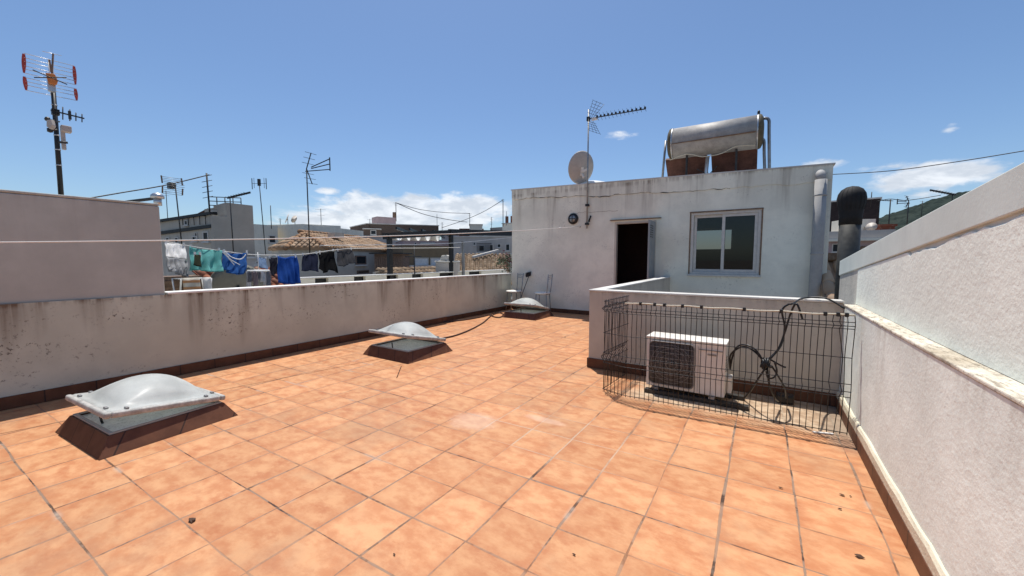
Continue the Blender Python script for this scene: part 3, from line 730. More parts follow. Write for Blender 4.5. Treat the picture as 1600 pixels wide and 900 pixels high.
# brush leaning on the wall
b0 = Vector((-6.20, 9.78, .02)); b1 = onY(826, 432, YH-.10)
t = thing('brush', 'upside-down dark brush on a thin pole leaning between the chairs', 'brush', tuple(b0))
MB().tube([b0, b1], .011, 8).build('handle', M['darkmet'], t, True)
d = (b1-b0).normalized()
mb = MB().bar(b1+Vector((-.09, -.02, .0)), b1+Vector((.07, .02, .05)), .05, .06)
mb.build('brush_head', M['black'], t, True, bevel=.01)
mb = MB(); r = random.Random(4)
for i in range(60):
    s_ = r.random(); o = (b1+Vector((-.09, -.02, 0))).lerp(b1+Vector((.07, .02, .05)), s_)+Vector((0, r.uniform(-.02, .02), .02))
    mb.tube([o, o+Vector((r.uniform(-.02, .02), r.uniform(-.02, .02), .09))], .004, 3)
mb.build('bristles', M['black'], t, True)

# hose
P = [onZ(*a, .015) for a in [(690, 529), (712, 524), (735, 515), (755, 504), (768, 493), (780, 489), (787, 492), (780, 496), (769, 494), (766, 491), (778, 488), (792, 487)]]
t = thing('garden_hose', 'dark hose curling over the floor between the two far skylights', 'hose', tuple(P[0]))
def smooth(P, n=6):
    out = []
    for i in range(len(P)-1):
        a = P[max(i-1, 0)]; b = P[i]; c = P[i+1]; d = P[min(i+2, len(P)-1)]
        for k in range(n):
            s = k/n; out.append(.5*((2*b)+(c-a)*s+(2*a-5*b+4*c-d)*s*s+(3*b-a-3*c+d)*s**3))
    return out+[P[-1]]
MB().tube(smooth(P), .017, 7).build('coil', M['hose'], t, True)
P2 = [onZ(*a, .018) for a in [(688, 503.5), (705, 502), (730, 499), (752, 495), (768, 491)]]
MB().tube(smooth(P2), .017, 7).build('loose_end', M['hose'], t, True)

# ================================================================== AIR CONDITIONER
t = thing('air_conditioner', 'white outdoor air conditioner unit standing inside the wire cage', 'air conditioner', (-.70, 4.88, 0), R(-1.5))
w, d, z0, z1 = .42, .16, .075, .675
c = MB().box((-w, -d+.01, z0), (w, d, z1-.016)).build('casing', M['acwhite'], t, bevel=.012)
MB().box((-w-.006, -d-.002, z1-.014), (w+.006, d+.006, z1+.006)).build('top_panel', M['acwhite'], t, bevel=.006)
gx, gzc, gw, gh = -.135, .375, .245, .255
# rounded dark fan opening with guard
def rrect(cx, cz, hw, hh, rad, y, n=6):
    P = []
    for sx, sz, a0 in ((1, 1, 0), (-1, 1, 90), (-1, -1, 180), (1, -1, 270)):
        for k in range(n+1):
            a = R(a0+90*k/n); P.append((cx+sx*(hw-rad)+rad*math.cos(a), y, cz+sz*(hh-rad)+rad*math.sin(a)))
    return P
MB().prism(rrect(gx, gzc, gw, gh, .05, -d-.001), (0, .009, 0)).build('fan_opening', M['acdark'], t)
fan = MB()
for k in range(3):
    a = R(120*k+25); u = Vector((math.cos(a), 0, math.sin(a))); q = Vector((-u.z, 0, u.x)); c0 = Vector((gx, -d-.003, gzc))
    fan.add([c0+u*.05-q*.03, c0+u*.215-q*.11, c0+u*.225+q*.06, c0+u*.06+q*.05], [(0, 1, 2, 3)])
fan.lathe([(.055, 0), (.055, .004), (.02, .008)], (gx, -d-.002, gzc), (0, -1, 0), 18)
fan.build('fan', M['darkmet'], t, solid=.002)
gr_ = MB()
gr_.tube(rrect(gx, gzc, gw, gh, .05, -d-.012), .006, 5, closed=True)
for k in range(31):
    x = gx-gw+.015+(2*gw-.03)*k/30; gr_.tube([(x, -d-.012, gzc-gh+.008), (x, -d-.016, gzc), (x, -d-.012, gzc+gh-.008)], .0022, 4)
for z in (-.19, -.13, -.065, 0, .065, .13, .19): gr_.tube([(gx-gw+.006, -d-.013, gzc+z), (gx+gw-.006, -d-.013, gzc+z)], .003, 4)
for rr in (.06, .12, .18, .225): gr_.tube([(gx+rr*math.cos(a), -d-.015, gzc+rr*math.sin(a)) for a in [2*math.pi*k/28 for k in range(28)]], .0025, 4, closed=True)
gr_.build('grille', M['acgrille'], t)
MB().box((.15, -d+.001, .10), (.152, -d+.0095, .62)).box((.15, -d-.003, .585), (.39, -d+.009, .592)).build('seam', M['acgrille'], t)
MB().box((.24, -d+.004, .53), (.33, -d+.0085, .55)).build('badge', M['grey'], t)
MB().box((w+.001, -.02, .10), (w+.055, d-.02, .28)).build('valve_cover', M['acwhite'], t, bevel=.01)
vm = MB()
for k in range(6): vm.box((w+.0005, -.11, .36+k*.03), (w+.006, -.02, .372+k*.03))
vm.build('side_louvre', M['acgrille'], t)
for x in (-.30, .30): MB().box((x-.03, -d-.03, .0475), (x+.03, d+.03, .0745)).build('foot', M['grey'], t)
t = tag(MB().box((-1.12, 4.66, .004), (-.05, 4.74, .0465)).box((-1.12, 4.98, .004), (-.1, 5.06, .0465)).build('shadow_bar', M['darkmet']), 'two dark floor bars standing in for the shadow under the air conditioner', 'beam')  # dark bars under the feet stand in for the unit's shadow

# ================================================================== WIRE CAGE
t = thing('wire_fence', 'black welded wire fence panel bent round the air conditioner', 'fence', (-.3, 4.4, 0))
corner = [Vector((.715, 4.47, 0)), Vector((-1.28, 4.34, 0)), Vector((-1.56, 4.43, 0)), Vector((-1.50, 5.26, 0))]
zs = [1.10, 1.04, 1.01, .98, .72, .48, .42, .36, .03]
def off(z):
    return .035 if abs(z-1.01) < .001 or abs(z-.42) < .001 else 0
vw = MB(); hw_ = MB()
seglen = [0]
for a, b in zip(corner, corner[1:]): seglen.append(seglen[-1]+(b-a).length)
def cpt(s):
    for i in range(len(corner)-1):
        if s <= seglen[i+1]+1e-6:
            d = corner[i+1]-corner[i]; l = d.length; d = d/l
            return corner[i]+d*(s-seglen[i]), Vector((-d.y, d.x, 0))
    return corner[-1], Vector((1, 0, 0))
r = random.Random(2)
s = 0.0
while s <= seglen[-1]:
    p, nn = cpt(s); wob = r.uniform(-.004, .004); d = (cpt(min(s+.01, seglen[-1]))[0]-p)
    zz = [1.115]+zs[1:-1]+[.012]
    kink = (abs(s-.10) < .03)
    vw.tube([p+nn*off(z)+Vector((wob*(1 if i % 2 else -1)+(.03 if kink and .3 < z < .75 else 0), 0, z)) for i, z in enumerate(zz)], .0036, 5)
    s += .0505
for z in zs:
    for dz in ((0,) if z < .05 or z == 1.10 else (0,)):
        hw_.tube([cpt(seglen[-1]*i/60)[0]+cpt(seglen[-1]*i/60)[1]*off(z)+Vector((0, 0, z+dz)) for i in range(61)], .0039, 5)
vw.build('vertical_wires', M['black'], t, True); hw_.build('horizontal_wires', M['black'], t, True)
MB().tube([cpt(seglen[1]*i/30)[0]+Vector((0, -.008, 1.105+.004*math.sin(i)))for i in range(31)], .008, 6).build('top_rail', M['beige_rope'], t, True)
for f in (.03, .06, .105, .27, .42, .61, .70, .79, .84, .915):
    p = cpt(seglen[1]*f)[0]; MB().box((p.x-.014, p.y-.026, 1.088), (p.x+.014, p.y+.012, 1.125)).build('cable_tie', M['black'], t, True, bevel=.005)
# lower lying apron of mesh
# ================================================================== CABLES
kx = onY(1197, 568, 4.62)
t = thing('cable_bundle', 'tangled black cables tied in a knot hanging on the wire fence', 'cables', tuple(kx))
def cab(px, Y, r_=.011):
    Ys = Y if isinstance(Y, list) else [Y]*len(px)
    return smooth([onY(a, b, y) for (a, b), y in zip(px, Ys)])
cb = MB()
for dx in (0, 4):
    cb.tube(cab([(1141, 578-dx), (1141+dx, 556), (1152, 545-dx*.8), (1165, 542-dx*.8), (1180, 550-dx), (1192, 563)], [4.85, 4.8, 4.72, 4.68, 4.64, 4.62]), .0095, 6)
cb.tube(cab([(1200, 562), (1216, 545), (1226, 520), (1236, 488), (1245, 475), (1254, 499)], [4.62, 4.66, 4.68, 4.65, 4.6, 4.6]), .0095, 6)
cb.tube(cab([(1204, 560), (1220, 540), (1226, 512), (1222, 486), (1231, 476), (1240, 474), (1255, 466), (1290, 466), (1320, 482)], [4.62, 4.68, 4.7, 4.7, 4.7, 4.75, 5.3, 5.3, 5.2]), .0095, 6)
cb.tube(cab([(1204, 562), (1222, 572), (1228, 574)], 4.62), .0095, 6)
cb.tube(cab([(1196, 575), (1182, 596), (1172, 612), (1163, 622)], [4.62, 4.7, 4.85, 5.0]), .0095, 6)
cb.tube(cab([(1199, 576), (1202, 600), (1210, 620), (1216, 627)], [4.62, 4.65, 4.75, 4.9]), .0095, 6)
cb.tube(cab([(1206, 572), (1216, 588), (1226, 606), (1228, 622)], [4.62, 4.65, 4.75, 5.0]), .0095, 6)
cb.tube(cab([(1210, 566), (1214, 580), (1209, 590), (1200, 590), (1197, 580)], 4.6), .008, 6)
cb.build('cable', M['blackpl'], t, True)
kb = MB(); r = random.Random(9)
for i in range(9):
    a = r.uniform(0, 6.28); c0 = kx+Vector((r.uniform(-.02, .02), 0, r.uniform(-.02, .02))); ax = Vector((r.uniform(-1, 1), r.uniform(-.5, .5), r.uniform(-1, 1))).normalized(); u = ax.orthogonal().normalized(); q = ax.cross(u); rr = r.uniform(.025, .05)
    kb.tube([c0+(u*math.cos(6.283*k/12)+q*math.sin(6.283*k/12))*rr for k in range(12)], .012, 6, closed=True)
kb.build('knot', M['blackpl'], t, True)
p = onZ(1236, 630, .0)
t = thing('junction_box', 'small black junction box on the floor at the foot of the cables', 'box', (.28, 5.17, 0))
MB().box((-.08, -.055, .003), (.08, .055, .10)).build('case', M['black'], t, bevel=.01)
MB().box((-.07, -.063, .02), (.07, -.0555, .085)).build('cover', M['blackpl'], t, bevel=.004)
a, b = onZ(1270, 675, .008), onZ(1302, 678, .008)
tag(MB().bar(a, b, .02, .012).build('plastic_strip', M['white_pl'], None, bevel=.003), 'short white plastic strip lying on the floor inside the cage', 'strip')

# fallen leaves / grit
def bit(label, px, py, s, seed, cat='dry leaf', nm='dry_leaf'):
    p = onZ(px, py, .003); r = random.Random(seed); k = 7
    P = [Vector((math.cos(6.283*i/k)*s*r.uniform(.5, 1.2), math.sin(6.283*i/k)*s*.6*r.uniform(.5, 1.2), r.uniform(.0, s*.35)+.002)) for i in range(k)]
    mb = MB().add([Vector((0, 0, s*.3))]+P, [(0, i+1, (i+1) % k+1) for i in range(k)])
    o = mb.build(nm, M['debris'], None, solid=.002); o.location = (p.x, p.y, 0.004); tag(o, label, cat, 'dry leaves on the floor tiles')
bit('crumpled brown leaf on the tiles right of the nearest skylight', 300, 814, .035, 1)
bit('thin dark sliver on the tiles near the lower right corner', 1342, 870, .022, 2)
bit('largest leaf scrap of the cluster by the right wall', 1316, 774, .018, 3)
bit('tiny scrap in the middle of the cluster near the right wall', 1329, 776, .010, 4)
bit('tiny scrap at the near side of the cluster by the right wall', 1312, 796, .012, 5)
bit('small scrap on the tiles left of the leaf cluster', 1220, 763, .014, 6)
bit('dark speck on the tiles at the far middle of the terrace', 883, 527, .03, 7)
bit('small dark speck on the tiles between the skylights and the cage', 616, 867, .011, 8)
bit('small dark speck on the tiles near the bottom centre', 897, 867, .011, 9)
a, b = onZ(627, 572, .006), onZ(620, 590, .006)
tag(MB().tube([a, b], .005, 5).build('twig', M['debris']), 'thin dark twig on the tiles in front of the middle skylight', 'twig')

# ================================================================== ON THE HOUSE ROOF
def rods(mb, c, d, length, r_=.004, n=4):
    d = Vector(d).normalized(); c = Vector(c); mb.tube([c-d*length/2, c+d*length/2], r_, n)

# mast with long yagi
m0 = onY(917, 357, YH-.07); m1 = onY(916, 172, YH-.07)
t = thing('tv_antenna', 'TV antenna with long boom of short rods on the house wall mast', 'antenna', tuple(m0))
MB().tube([m0, Vector((m0.x, m0.y, m1.z))], .021, 8).build('mast', M['grey'], t, True)
mb = MB()
for z in (m0.z+.10, m0.z+.62): mb.box((m0.x-.05, m0.y-.03, z), (m0.x+.04, YH-.001, z+.06))
mb.build('wall_bracket', M['black'], t, True)
bz = onY(918, 186, YH-.07).z
b0 = Vector((m0.x, m0.y, bz)); b1 = onY(1009, 170, YH-.6)
bd = (b1-b0).normalized(); side = bd.cross(Vector((0, 0, 1))).normalized(); upv = side.cross(bd).normalized()
MB().bar(b0-bd*.06, b1, .022, .022).build('boom', M['darkmet'], t, True)
el = MB(); L = (b1-b0).length
for k in range(13):
    c = b0+bd*(.30+(L-.32)*(k/12)**1.0)
    q = (side*.75+upv*.66).normalized()
    rods(el, c+upv*.012, q, .24-.006*k, .0045)
    el.box(c-Vector((.02, .02, .0)), c+Vector((.02, .02, .05)))
el.build('elements', M['darkmet'], t, True)
rf = MB()
for sg in (1, -1):
    a = (bd*.42+upv*sg*.72).normalized()
    for s_ in (-.16, -.05, .05, .16): rf.tube([b0+bd*.06+side*s_*.5, b0+bd*.06+a*.46+side*s_*1.5], .005, 4)
    for k in range(5): rods(rf, b0+bd*.06+a*(.12+.08*k), side, .42, .0045)
rf.build('reflector', M['darkmet'], t, True)
MB().box(b0+bd*.2+Vector((-.06, -.03, -.06)), b0+bd*.2+Vector((.09, .03, .0))).build('dipole_box', M['ivory'], t, True)
MB().box(b0+Vector((-.04, -.04, -.06)), b0+Vector((.04, .04, .05))).build('clamp', M['black'], t, True)

# satellite dish, seen from behind
dc = onY(908, 262, YH+.12); n_ = Vector((-.70, .66, .28)).normalized()
t = thing('satellite_dish', 'tall oval beige satellite dish seen from behind beside the house mast', 'satellite dish', tuple(dc))
u = n_.cross(Vector((0, 0, 1))).normalized(); q = u.cross(n_).normalized()
if q.z < 0: q = -q
mb = MB(); N = 36; vs = []; fs = []
for i in range(9):
    rr = i/8
    for k in range(N):
        a = 6.28318*k/N; vs.append(dc+u*(math.cos(a)*rr*.385)+q*(math.sin(a)*rr*.46)+n_*(.09*rr*rr-.07))
for i in range(8):
    for k in range(N): fs.append((i*N+k, i*N+(k+1) % N, (i+1)*N+(k+1) % N, (i+1)*N+k))
mb.add(vs, fs, True); mb.build('reflector', M['dish'], t, True, solid=.012)
MB().bar(dc-n_*.08-q*.22, dc-n_*.08+q*.02, .07, .05).bar(dc-n_*.1-q*.1, Vector((m0.x, m0.y, dc.z-.12)), .05, .05).bar(dc-n_*.1-q*.16, dc-n_*.26-q*.25, .04, .06).build('bracket', M['ivory'], t, True)
a0 = dc-q*.44; a1 = dc+n_*.42-q*.42
MB().bar(a0, a1, .025, .03).build('feed_arm', M['galv'], t, True)
MB().lathe([(.03, 0), (.03, .12), (.045, .13), (.045, .18)], a1+n_*.04+q*.06, -n_, 12).build('receiver', M['ivory'], t, True)

# white roof dome
p = onY(925, 288, YH+.8)
t = thing('roof_dome', 'low white dome showing over the house roof edge beside the mast', 'skylight', (p.x, YH+.8, p.z))
MB().lathe([(.62, -.30), (.62, -.08), (.5, .0), (.3, .055), (.05, .07)], n=20).build('cover', M['white_pl'], t)

# solar water heater
def heater():
    Y0 = 11.25
    L = onY(1050, 222, Y0); Rr = onY(1186, 213, Y0)
    zc = (L.z+Rr.z)/2; rad = .39
    A = Vector((L.x, Y0, zc+.03)); B = Vector((Rr.x, Y0+.05, zc+.03))
    ax = (B-A).normalized(); ln = (B-A).length
    t = thing('solar_water_heater', 'solar water heater with a big horizontal steel tank on legs over tilted panels', 'water heater', (A.x, Y0, 3.36))
    tk = MB().lathe([(rad, 0), (rad, ln)], A, ax, 40).build('tank', M['tank'], t, True)
    mb = MB()
    mb.lathe([(rad+.004, .02), (rad+.012, .024), (rad+.012, .05), (rad+.004, .054)], A, ax, 36); mb.lathe([(rad+.004, ln-.054), (rad+.012, ln-.05), (rad+.012, ln-.024), (rad+.004, ln-.02)], A, ax, 36)
    mb.build('tank_strap', M['galv'], tk, True)
    MB().box(A+ax*.06+Vector((0, -rad-.004, -.10)), B-ax*.06+Vector((0, -rad+.02, -.085))).build('seam', M['rust'], tk, True)
    for c, s_ in ((A, -1), (B, 1)):
        MB().lathe([(rad+.010, -.035), (rad+.015, 0), (rad-.005, .04), (rad*.8, .075), (rad*.4, .095)], c, ax*s_, 32).build('end_cap', M['tankend'], tk, True)
    # collectors: from under the tank down and away
    wd = (ln+.06)/2
    for i in range(2):
        o = A+ax*(-.18+i*(wd+.10))+Vector((0, .12, -rad+.02)); dn = Vector((0, 1.25, -1.35)).normalized()
        MB().para(o, ax*wd, dn*1.95, Vector((0, .73, .68))*.09).build('collector', M['collector'], t, True, bevel=.008)
    fm = MB()
    legs = []
    for f in (.20, .77):
        o = A+ax*ln*f
        MB().bar(o+Vector((0, -.10, -rad+.05)), Vector((o.x, o.y-.05, 3.36)), .07, .045).build('leg', M['darkmet'], t, True)
    MB().tube([A+ax*ln*.44+Vector((0, .06, -rad-.02)), A+ax*ln*.41+Vector((0, .08, -rad-.9))], .045, 10).build('pipe', M['alu'], t, True)
    o = A+ax*ln*.47
    fm.bar(o+Vector((-.3, .02, -.72)), o+Vector((.22, .02, -1.08)), .03, .02); fm.bar(o+Vector((.16, .05, -.70)), o+Vector((-.2, .05, -1.1)), .03, .02)
    fm.build('brace', M['darkmet'], t, True)
    cbl = MB(); f0, f1 = A+ax*ln*.0+Vector((0, -.3, -.52)), A+ax*ln*.98+Vector((0, -.3, -.34))
    pp = [A+ax*ln*f+Vector((0, -.22, z)) for f, z in ((0, -.46), (.2, -.36), (.38, -.47), (.5, -.48), (.62, -.45), (.77, -.33), (.97, -.36))]
    cbl.tube(smooth(pp, 4), .012, 5); cbl.build('wire', M['beige_rope'], t, True)
    for dx, z1, y_ in ((.10, .30, .0), (.02, -.12, .2)):
        o = B+ax*(dx+.06)
        MB().tube(smooth([o+Vector((-.08, y_, z1)), o+Vector((.02, y_, z1-.05)), o+Vector((.04, y_, z1-.35)), Vector((o.x+.10, o.y+y_, 3.36))], 4), .035, 8).build('pipe', M['grey'], t, True)
    MB().tube([A-ax*.16+Vector((0, 0, .12)), A-ax*.18+Vector((0, -.03, -.3)), Vector((A.x-.24, A.y-.03, 3.36))], .03, 8).build('pipe', M['grey'], t, True)
    MB().lathe([(.02, 0), (.03, .03), (.03, .09), (.012, .12)], B-ax*.03+Vector((0, 0, rad)), n=10).build('valve', M['black'], t, True)
heater()

# ================================================================== RIGHT: FLUE, ROOF, PINK HOUSE, BRICK BLOCK
p = at(1325, 400, 7.6); pt = at(1325, 341, 7.6)
t = thing('flue_pipe', 'stained metal flue pipe with a sooty black domed cap beyond the gable wall', 'chimney', (p.x, p.y, .5))
MB().lathe([(.130, 0), (.125, pt.z-.5+.15)], (0, 0, 0), n=28).build('pipe', M['pipe'], t)
zt = pt.z-.5
prof = [(.133, -.12), (.134, 0), (.146, .10), (.166, .19), (.170, .26), (.158, .33), (.124, .39), (.066, .43), (.01, .445)]
mb = MB().lathe(prof, (0, 0, zt+.02), n=32)
for k in range(18):
    a = 6.283*k/18; mb.tube([(math.cos(a)*rr, math.sin(a)*rr, zt+.02+z) for rr, z in prof[2:8]], .0035, 4)
mb.build('cap', M['cap'], t)

def tiled(name, o, u, dn, wu, wd, mat, parent=None, pitch=.22, course=.40, thick=.05, seed=1, world=True):
    """roof slope of barrel tiles: o = ridge corner, u along the ridge, dn down the slope"""
    u = Vector(u).normalized(); dn = Vector(dn).normalized(); nr = u.cross(dn).normalized()
    if nr.z < 0: nr = -nr
    r = random.Random(seed); mb = MB()
    nc = max(1, int(wu/pitch)); nr_ = max(1, int(wd/course)); course = wd/nr_; pitch = wu/nc
    mb.para(o-nr*thick, u*wu, dn*wd, nr*thick*.8, .25)
    for i in range(nc):
        for j in range(nr_):
            w0 = o+u*(i+.5)*pitch+dn*j*course; w1 = w0+dn*course*1.12
            lift0, lift1 = 0.0, .022; tint = min(1, max(0, r.gauss(.5, .24))); jit = u*r.uniform(-.012, .012)
            vs = []; K = 5
            for c, lf, rad in ((w0, lift0, pitch*.36), (w1, lift1, pitch*.42)):
                for k in range(K+1):
                    a = math.pi*k/K; vs.append(c+jit-u*math.cos(a)*rad+nr*(math.sin(a)*rad*.8+lf-.01))
            fs = [(k, k+1, K+2+k, K+1+k) for k in range(K)]; fs.append(tuple(K+1+k for k in range(K+1)))
            mb.add(vs, fs, True, tint)
    return mb.build(name, mat, parent, world and parent is not None)

# tiled roof strip just behind the end of the gable wall
a = at(1292, 388, 11.5); 
t = thing('tiled_roof', 'short run of round clay roof tiles between the house and the flue pipe', 'roof', (a.x, a.y, a.z-.3))
uu = (at(1330, 388, 11.5)-a); uu.z = 0
tiled('tiles', at(1297, 408, 11.0)+Vector((-.25, 0, 0)), (1, .12, 0), (.05, -1, -.62), 2.6, 2.0, M['tile'], t, .24, .34, .06, 3)
a2 = at(1297, 402, 11.0)
MB().tube([a2+Vector((-.15, 0, .0)), a2+Vector((2.2, .3, .0))], .10, 10).build('ridge_tile', M['tile'], t, True)
MB().box(a2+Vector((-.2, .1, -9)), a2+Vector((2.4, 3.0, -.15))).build('wall', M['ochre'], t, True)

def frame_on(px0, px1, D0, D1):
    a = at(px0, 405, D0); b = at(px1, 405, D1); a.z = b.z = -9
    d = b-a; return a, math.atan2(d.y, d.x), d.length
def building(name, label, px0, px1, D0, D1, ytop, depth, mat, wins=(), group=None, cat='building', coping=True, ytop1=None, winmat='pane', extra=None):
    a, rz, ln = frame_on(px0, px1, D0, D1)
    zt = zat(px0, ytop, D0)+9
    zt1 = zt if ytop1 is None else zat(px1, ytop1, D1)+9
    t = thing(name, label, cat, tuple(a), rz, group)
    MB().prism([(0, 0, 0), (ln, 0, 0), (ln, 0, zt1), (0, 0, zt)], (0, depth, 0)).build('wall', mat, t)
    if coping:
        MB().prism([(-.08, -.08, zt+.003), (ln+.08, -.08, zt1+.003), (ln+.08, depth+.08, zt1+.003), (-.08, depth+.08, zt+.003)], (0, 0, .10)).build('coping', M['wellcop'] if mat is not M['greyblk'] else M['greyblk'], t)
    for (wx0, wx1, wy0, wy1) in wins:       # pixels in the photo
        def U(px):
            r = ray(px, 405); c = math.cos(rz); s_ = math.sin(rz)
            det = r.x*(-s_)-(-c)*r.y; k = (a.x*(-s_)-(-c)*a.y)/det
            u_ = (r.x*a.y-r.y*a.x)/det
            return k, -u_ if False else ((r.x*k-a.x)*c+(r.y*k-a.y)*s_)
        k0, u0 = U(wx0); k1, u1 = U(wx1)
        rr = ray((wx0+wx1)/2, wy0); km = (k0+k1)/2
        za = CAM.z+ray((wx0+wx1)/2, wy1).z*km+9; zb = CAM.z+rr.z*km+9
        fw = MB().ring(u0, u1, za, zb, min(.07, (u1-u0)*.15), -.06, -.001).build('window', M['frame'] if winmat == 'pane' else M['wood'], t)
        MB().box((u0+.02, -.03, za+.02), (u1-.02, -.002, zb-.02)).build('pane', M[winmat], fw)
        MB().box((u0-.05, -.10, za-.08), (u1+.05, -.001, za-.002)).build('sill', M['wellcop'], fw)
    return t, ln, zt, zt1

t, ln, zt, _ = building('brick_block', 'dark brown brick block behind the black-capped flue', 1286, 1369, 36, 36, 317, 6, M['darkbrick'])
t, ln, zt, _ = building('pink_house', 'pink rendered house with white eaves and round vent right of the flue', 1283, 1420, 28, 28, 378, 8, M['pink'], [(1299, 1309, 381, 394)], coping=False)
MB().box((-.3, -.35, zt+.003), (ln*.86, 8.2, zt+.13)).build('eave', M['white'], t)
MB().box((-.2, -.20, zt+.133), (ln*.84, 8.0, zt+.55)).build('parapet', M['rwall'], t)
pv = [o for o in COL.objects if o == t][0]
MB().lathe([(.28, 0), (.28, .05), (.2, .06)], (ln*.50, 0, zt-.55), (0, -1, 0), 18).build('round_vent', M['rust'], t)
p = at(1380, 362, 29)
t = thing('brick_chimney', 'squat red brick chimney left of the wooded hill', 'chimney', (p.x, p.y, p.z-1.2), R(20))
zc = zat(1380, 351, 29)-p.z+1.2
MB().box((-.33, -.3, 0), (.33, .3, zc-.12)).build('stack', M['redtile'], t); MB().box((-.40, -.37, zc-.118), (.40, .37, zc)).build('cap', M['redtile'], t)
p = at(1341, 358, 29)
t = thing('roof_shelter', 'small white roof shelter with dark opening against the brick block', 'shed', (p.x, p.y, p.z-1.2), R(20))
MB().wall(-.7, .8, 0, 1.75, .1, [(-.35, .15, .5, 1.3), (.25, .65, .4, 1.3)]).box((-.7, .101, 0), (.8, 1.2, 1.75)).build('wall', M['white'], t)
p = at(1362, 355, 28.3)
t = thing('satellite_dish', 'grey satellite dish on the roof ledge below the brick block', 'satellite dish', tuple(p), R(40))
MB().lathe([(.03, 0), (.16, .03), (.23, .065)], (0, 0, .0), (-.8, -.45, .3), 20).build('reflector', M['dish'], t, solid=.02)
MB().tube([(0, 0, -.02), (0, .1, -.2), (0, .1, -.62)], .03, 6).build('mast', M['grey'], t)

# ================================================================== ANTENNAS
def antenna(label, px, ybase, ytop, D, kind, yaw=0.0, r_=.025, size=1.0, dx=0, group='TV antennas on the town roofs'):
    b = at(px, ybase, D); zt = zat(px+dx, ytop, D); h = zt-b.z
    t = thing('tv_antenna', label, 'antenna', (b.x, b.y, b.z-.3), yaw, group)
    h += .3; tx = at(px+dx, 405, D)-at(px, 405, D); lean = Vector((tx.x, tx.y, 0)); c_, s_ = math.cos(-yaw), math.sin(-yaw); lean = Vector((lean.x*c_-lean.y*s_, lean.x*s_+lean.y*c_, 0))
    top = Vector((lean.x, lean.y, h))
    r_ = r_*.62
    MB().tube([(0, 0, 0), top], r_, 6).build('mast', M['darkmet'], t)
    e = max(r_*.42, .005)
    def part(nm, fn, m='darkmet'):
        mb = MB(); fn(mb); mb.build(nm, M[m], t)
    S = size
    if kind == 'yagi':
        part('boom', lambda m: m.bar(top+Vector((-.25*S, 0, -.08)), top+Vector((1.0*S, 0, -.08+.1*S)), e*2.2, e*2.2))
        def f(m):
            for k in range(7): rods(m, top+Vector((.02+.16*k*S, 0, -.06+.016*k*S)), (0, 1, .15), .42*S, e)
        part('elements', f)
    elif kind == 'panel':
        def f(m):
            for sg in (1, -1):
                for k in range(5): rods(m, top+Vector((.05+.05*k, 0, sg*(.05+.09*k)*S)), (0, 1, 0), .8*S, e)
        part('reflector', f, 'grey')
        part('end_fin', lambda m: m.bar(top+Vector((.2, .4*S, .05)), top+Vector((.25, .4*S, .45*S)), e*4, e*4).bar(top+Vector((.2, -.4*S, .05)), top+Vector((.25, -.4*S, .45*S)), e*4, e*4).bar(top+Vector((.2, .4*S, -.05)), top+Vector((.25, .4*S, -.4*S)), e*4, e*4).bar(top+Vector((.2, -.4*S, -.05)), top+Vector((.25, -.4*S, -.4*S)), e*4, e*4), 'rust')
        part('boom', lambda m: m.bar(top+Vector((-.1, 0, 0)), top+Vector((.7*S, 0, .05)), e*3, e*3).box(top+Vector((.2, -.08, -.08)), top+Vector((.4, .08, .1))))
    elif kind == 'corner':
        part('boom', lambda m: (m.bar(top+Vector((-.05, 0, -.1)), top+Vector((1.0*S, 0, -.05)), e*3, e*3), m.bar(top+Vector((.2*S, .0, .05)), top+Vector((1.0*S, .0, .36*S)), e*3, e*3), m.bar(top+Vector((1.0*S, 0, -.1)), top+Vector((1.0*S, 0, .42*S)), e*3.4, e*3.4), m.bar(top+Vector((.2*S, 0, 0)), top+Vector((1.0*S, 0, .16*S)), e*3, e*3)))
        def f(m):
            for sg in (1, -1):
                m.bar(top, top+Vector((.22*S, 0, sg*.62*S)), e*3, e*3)
                for k in range(3): rods(m, top+Vector((.07*S*(k+1), 0, sg*.2*(k+1)*S)), (0, 1, .1), .75*S, e)
        part('reflector', f)
    elif kind == 'comb':
        def f(m):
            for k in range(5): rods(m, top+Vector((0, 0, -.15-.28*k*S)), (1, .2, .25), .5*S, e)
        part('elements', f)
    elif kind == 'flat':
        part('boom', lambda m: m.bar(top+Vector((-.15*S, 0, -.02)), top+Vector((1.15*S, 0, .28*S)), e*4, e*8))
        def f(m):
            for k in range(8): rods(m, top+Vector((-.05+.14*k*S, 0, .0+.035*k*S)), (0, 1, 0), .5*S, e)
        part('elements', f)
    elif kind == 'fork':
        def f(m):
            for s1 in (-1, 1):
                m.bar(top+Vector((s1*.38*S, 0, -.48*S)), top+Vector((s1*.38*S, 0, .1*S)), e*3, e*3); m.bar(top+Vector((s1*.27*S, 0, -.42*S)), top+Vector((s1*.27*S, 0, .12*S)), e*1.6, e*1.6)
            m.bar(top+Vector((-.4*S, 0, -.18*S)), top+Vector((.4*S, 0, -.18*S)), e*2, e*2); m.box(top+Vector((-.08, -.05, -.3*S)), top+Vector((.08, .05, .06*S)))
        part('reflector', f)
    elif kind == 'dish':
        part('reflector', lambda m: m.lathe([(.03, 0), (.25*S, .05), (.35*S, .1)], top, (-.7, -.5, .3), 14), 'dish')
    elif kind == 'tee':
        part('elements', lambda m: (rods(m, top+Vector((0, 0, -.1)), (1, .3, 0), .5*S, e), rods(m, top+Vector((0, 0, -.35*S)), (1, .3, 0), .35*S, e)))
    return t

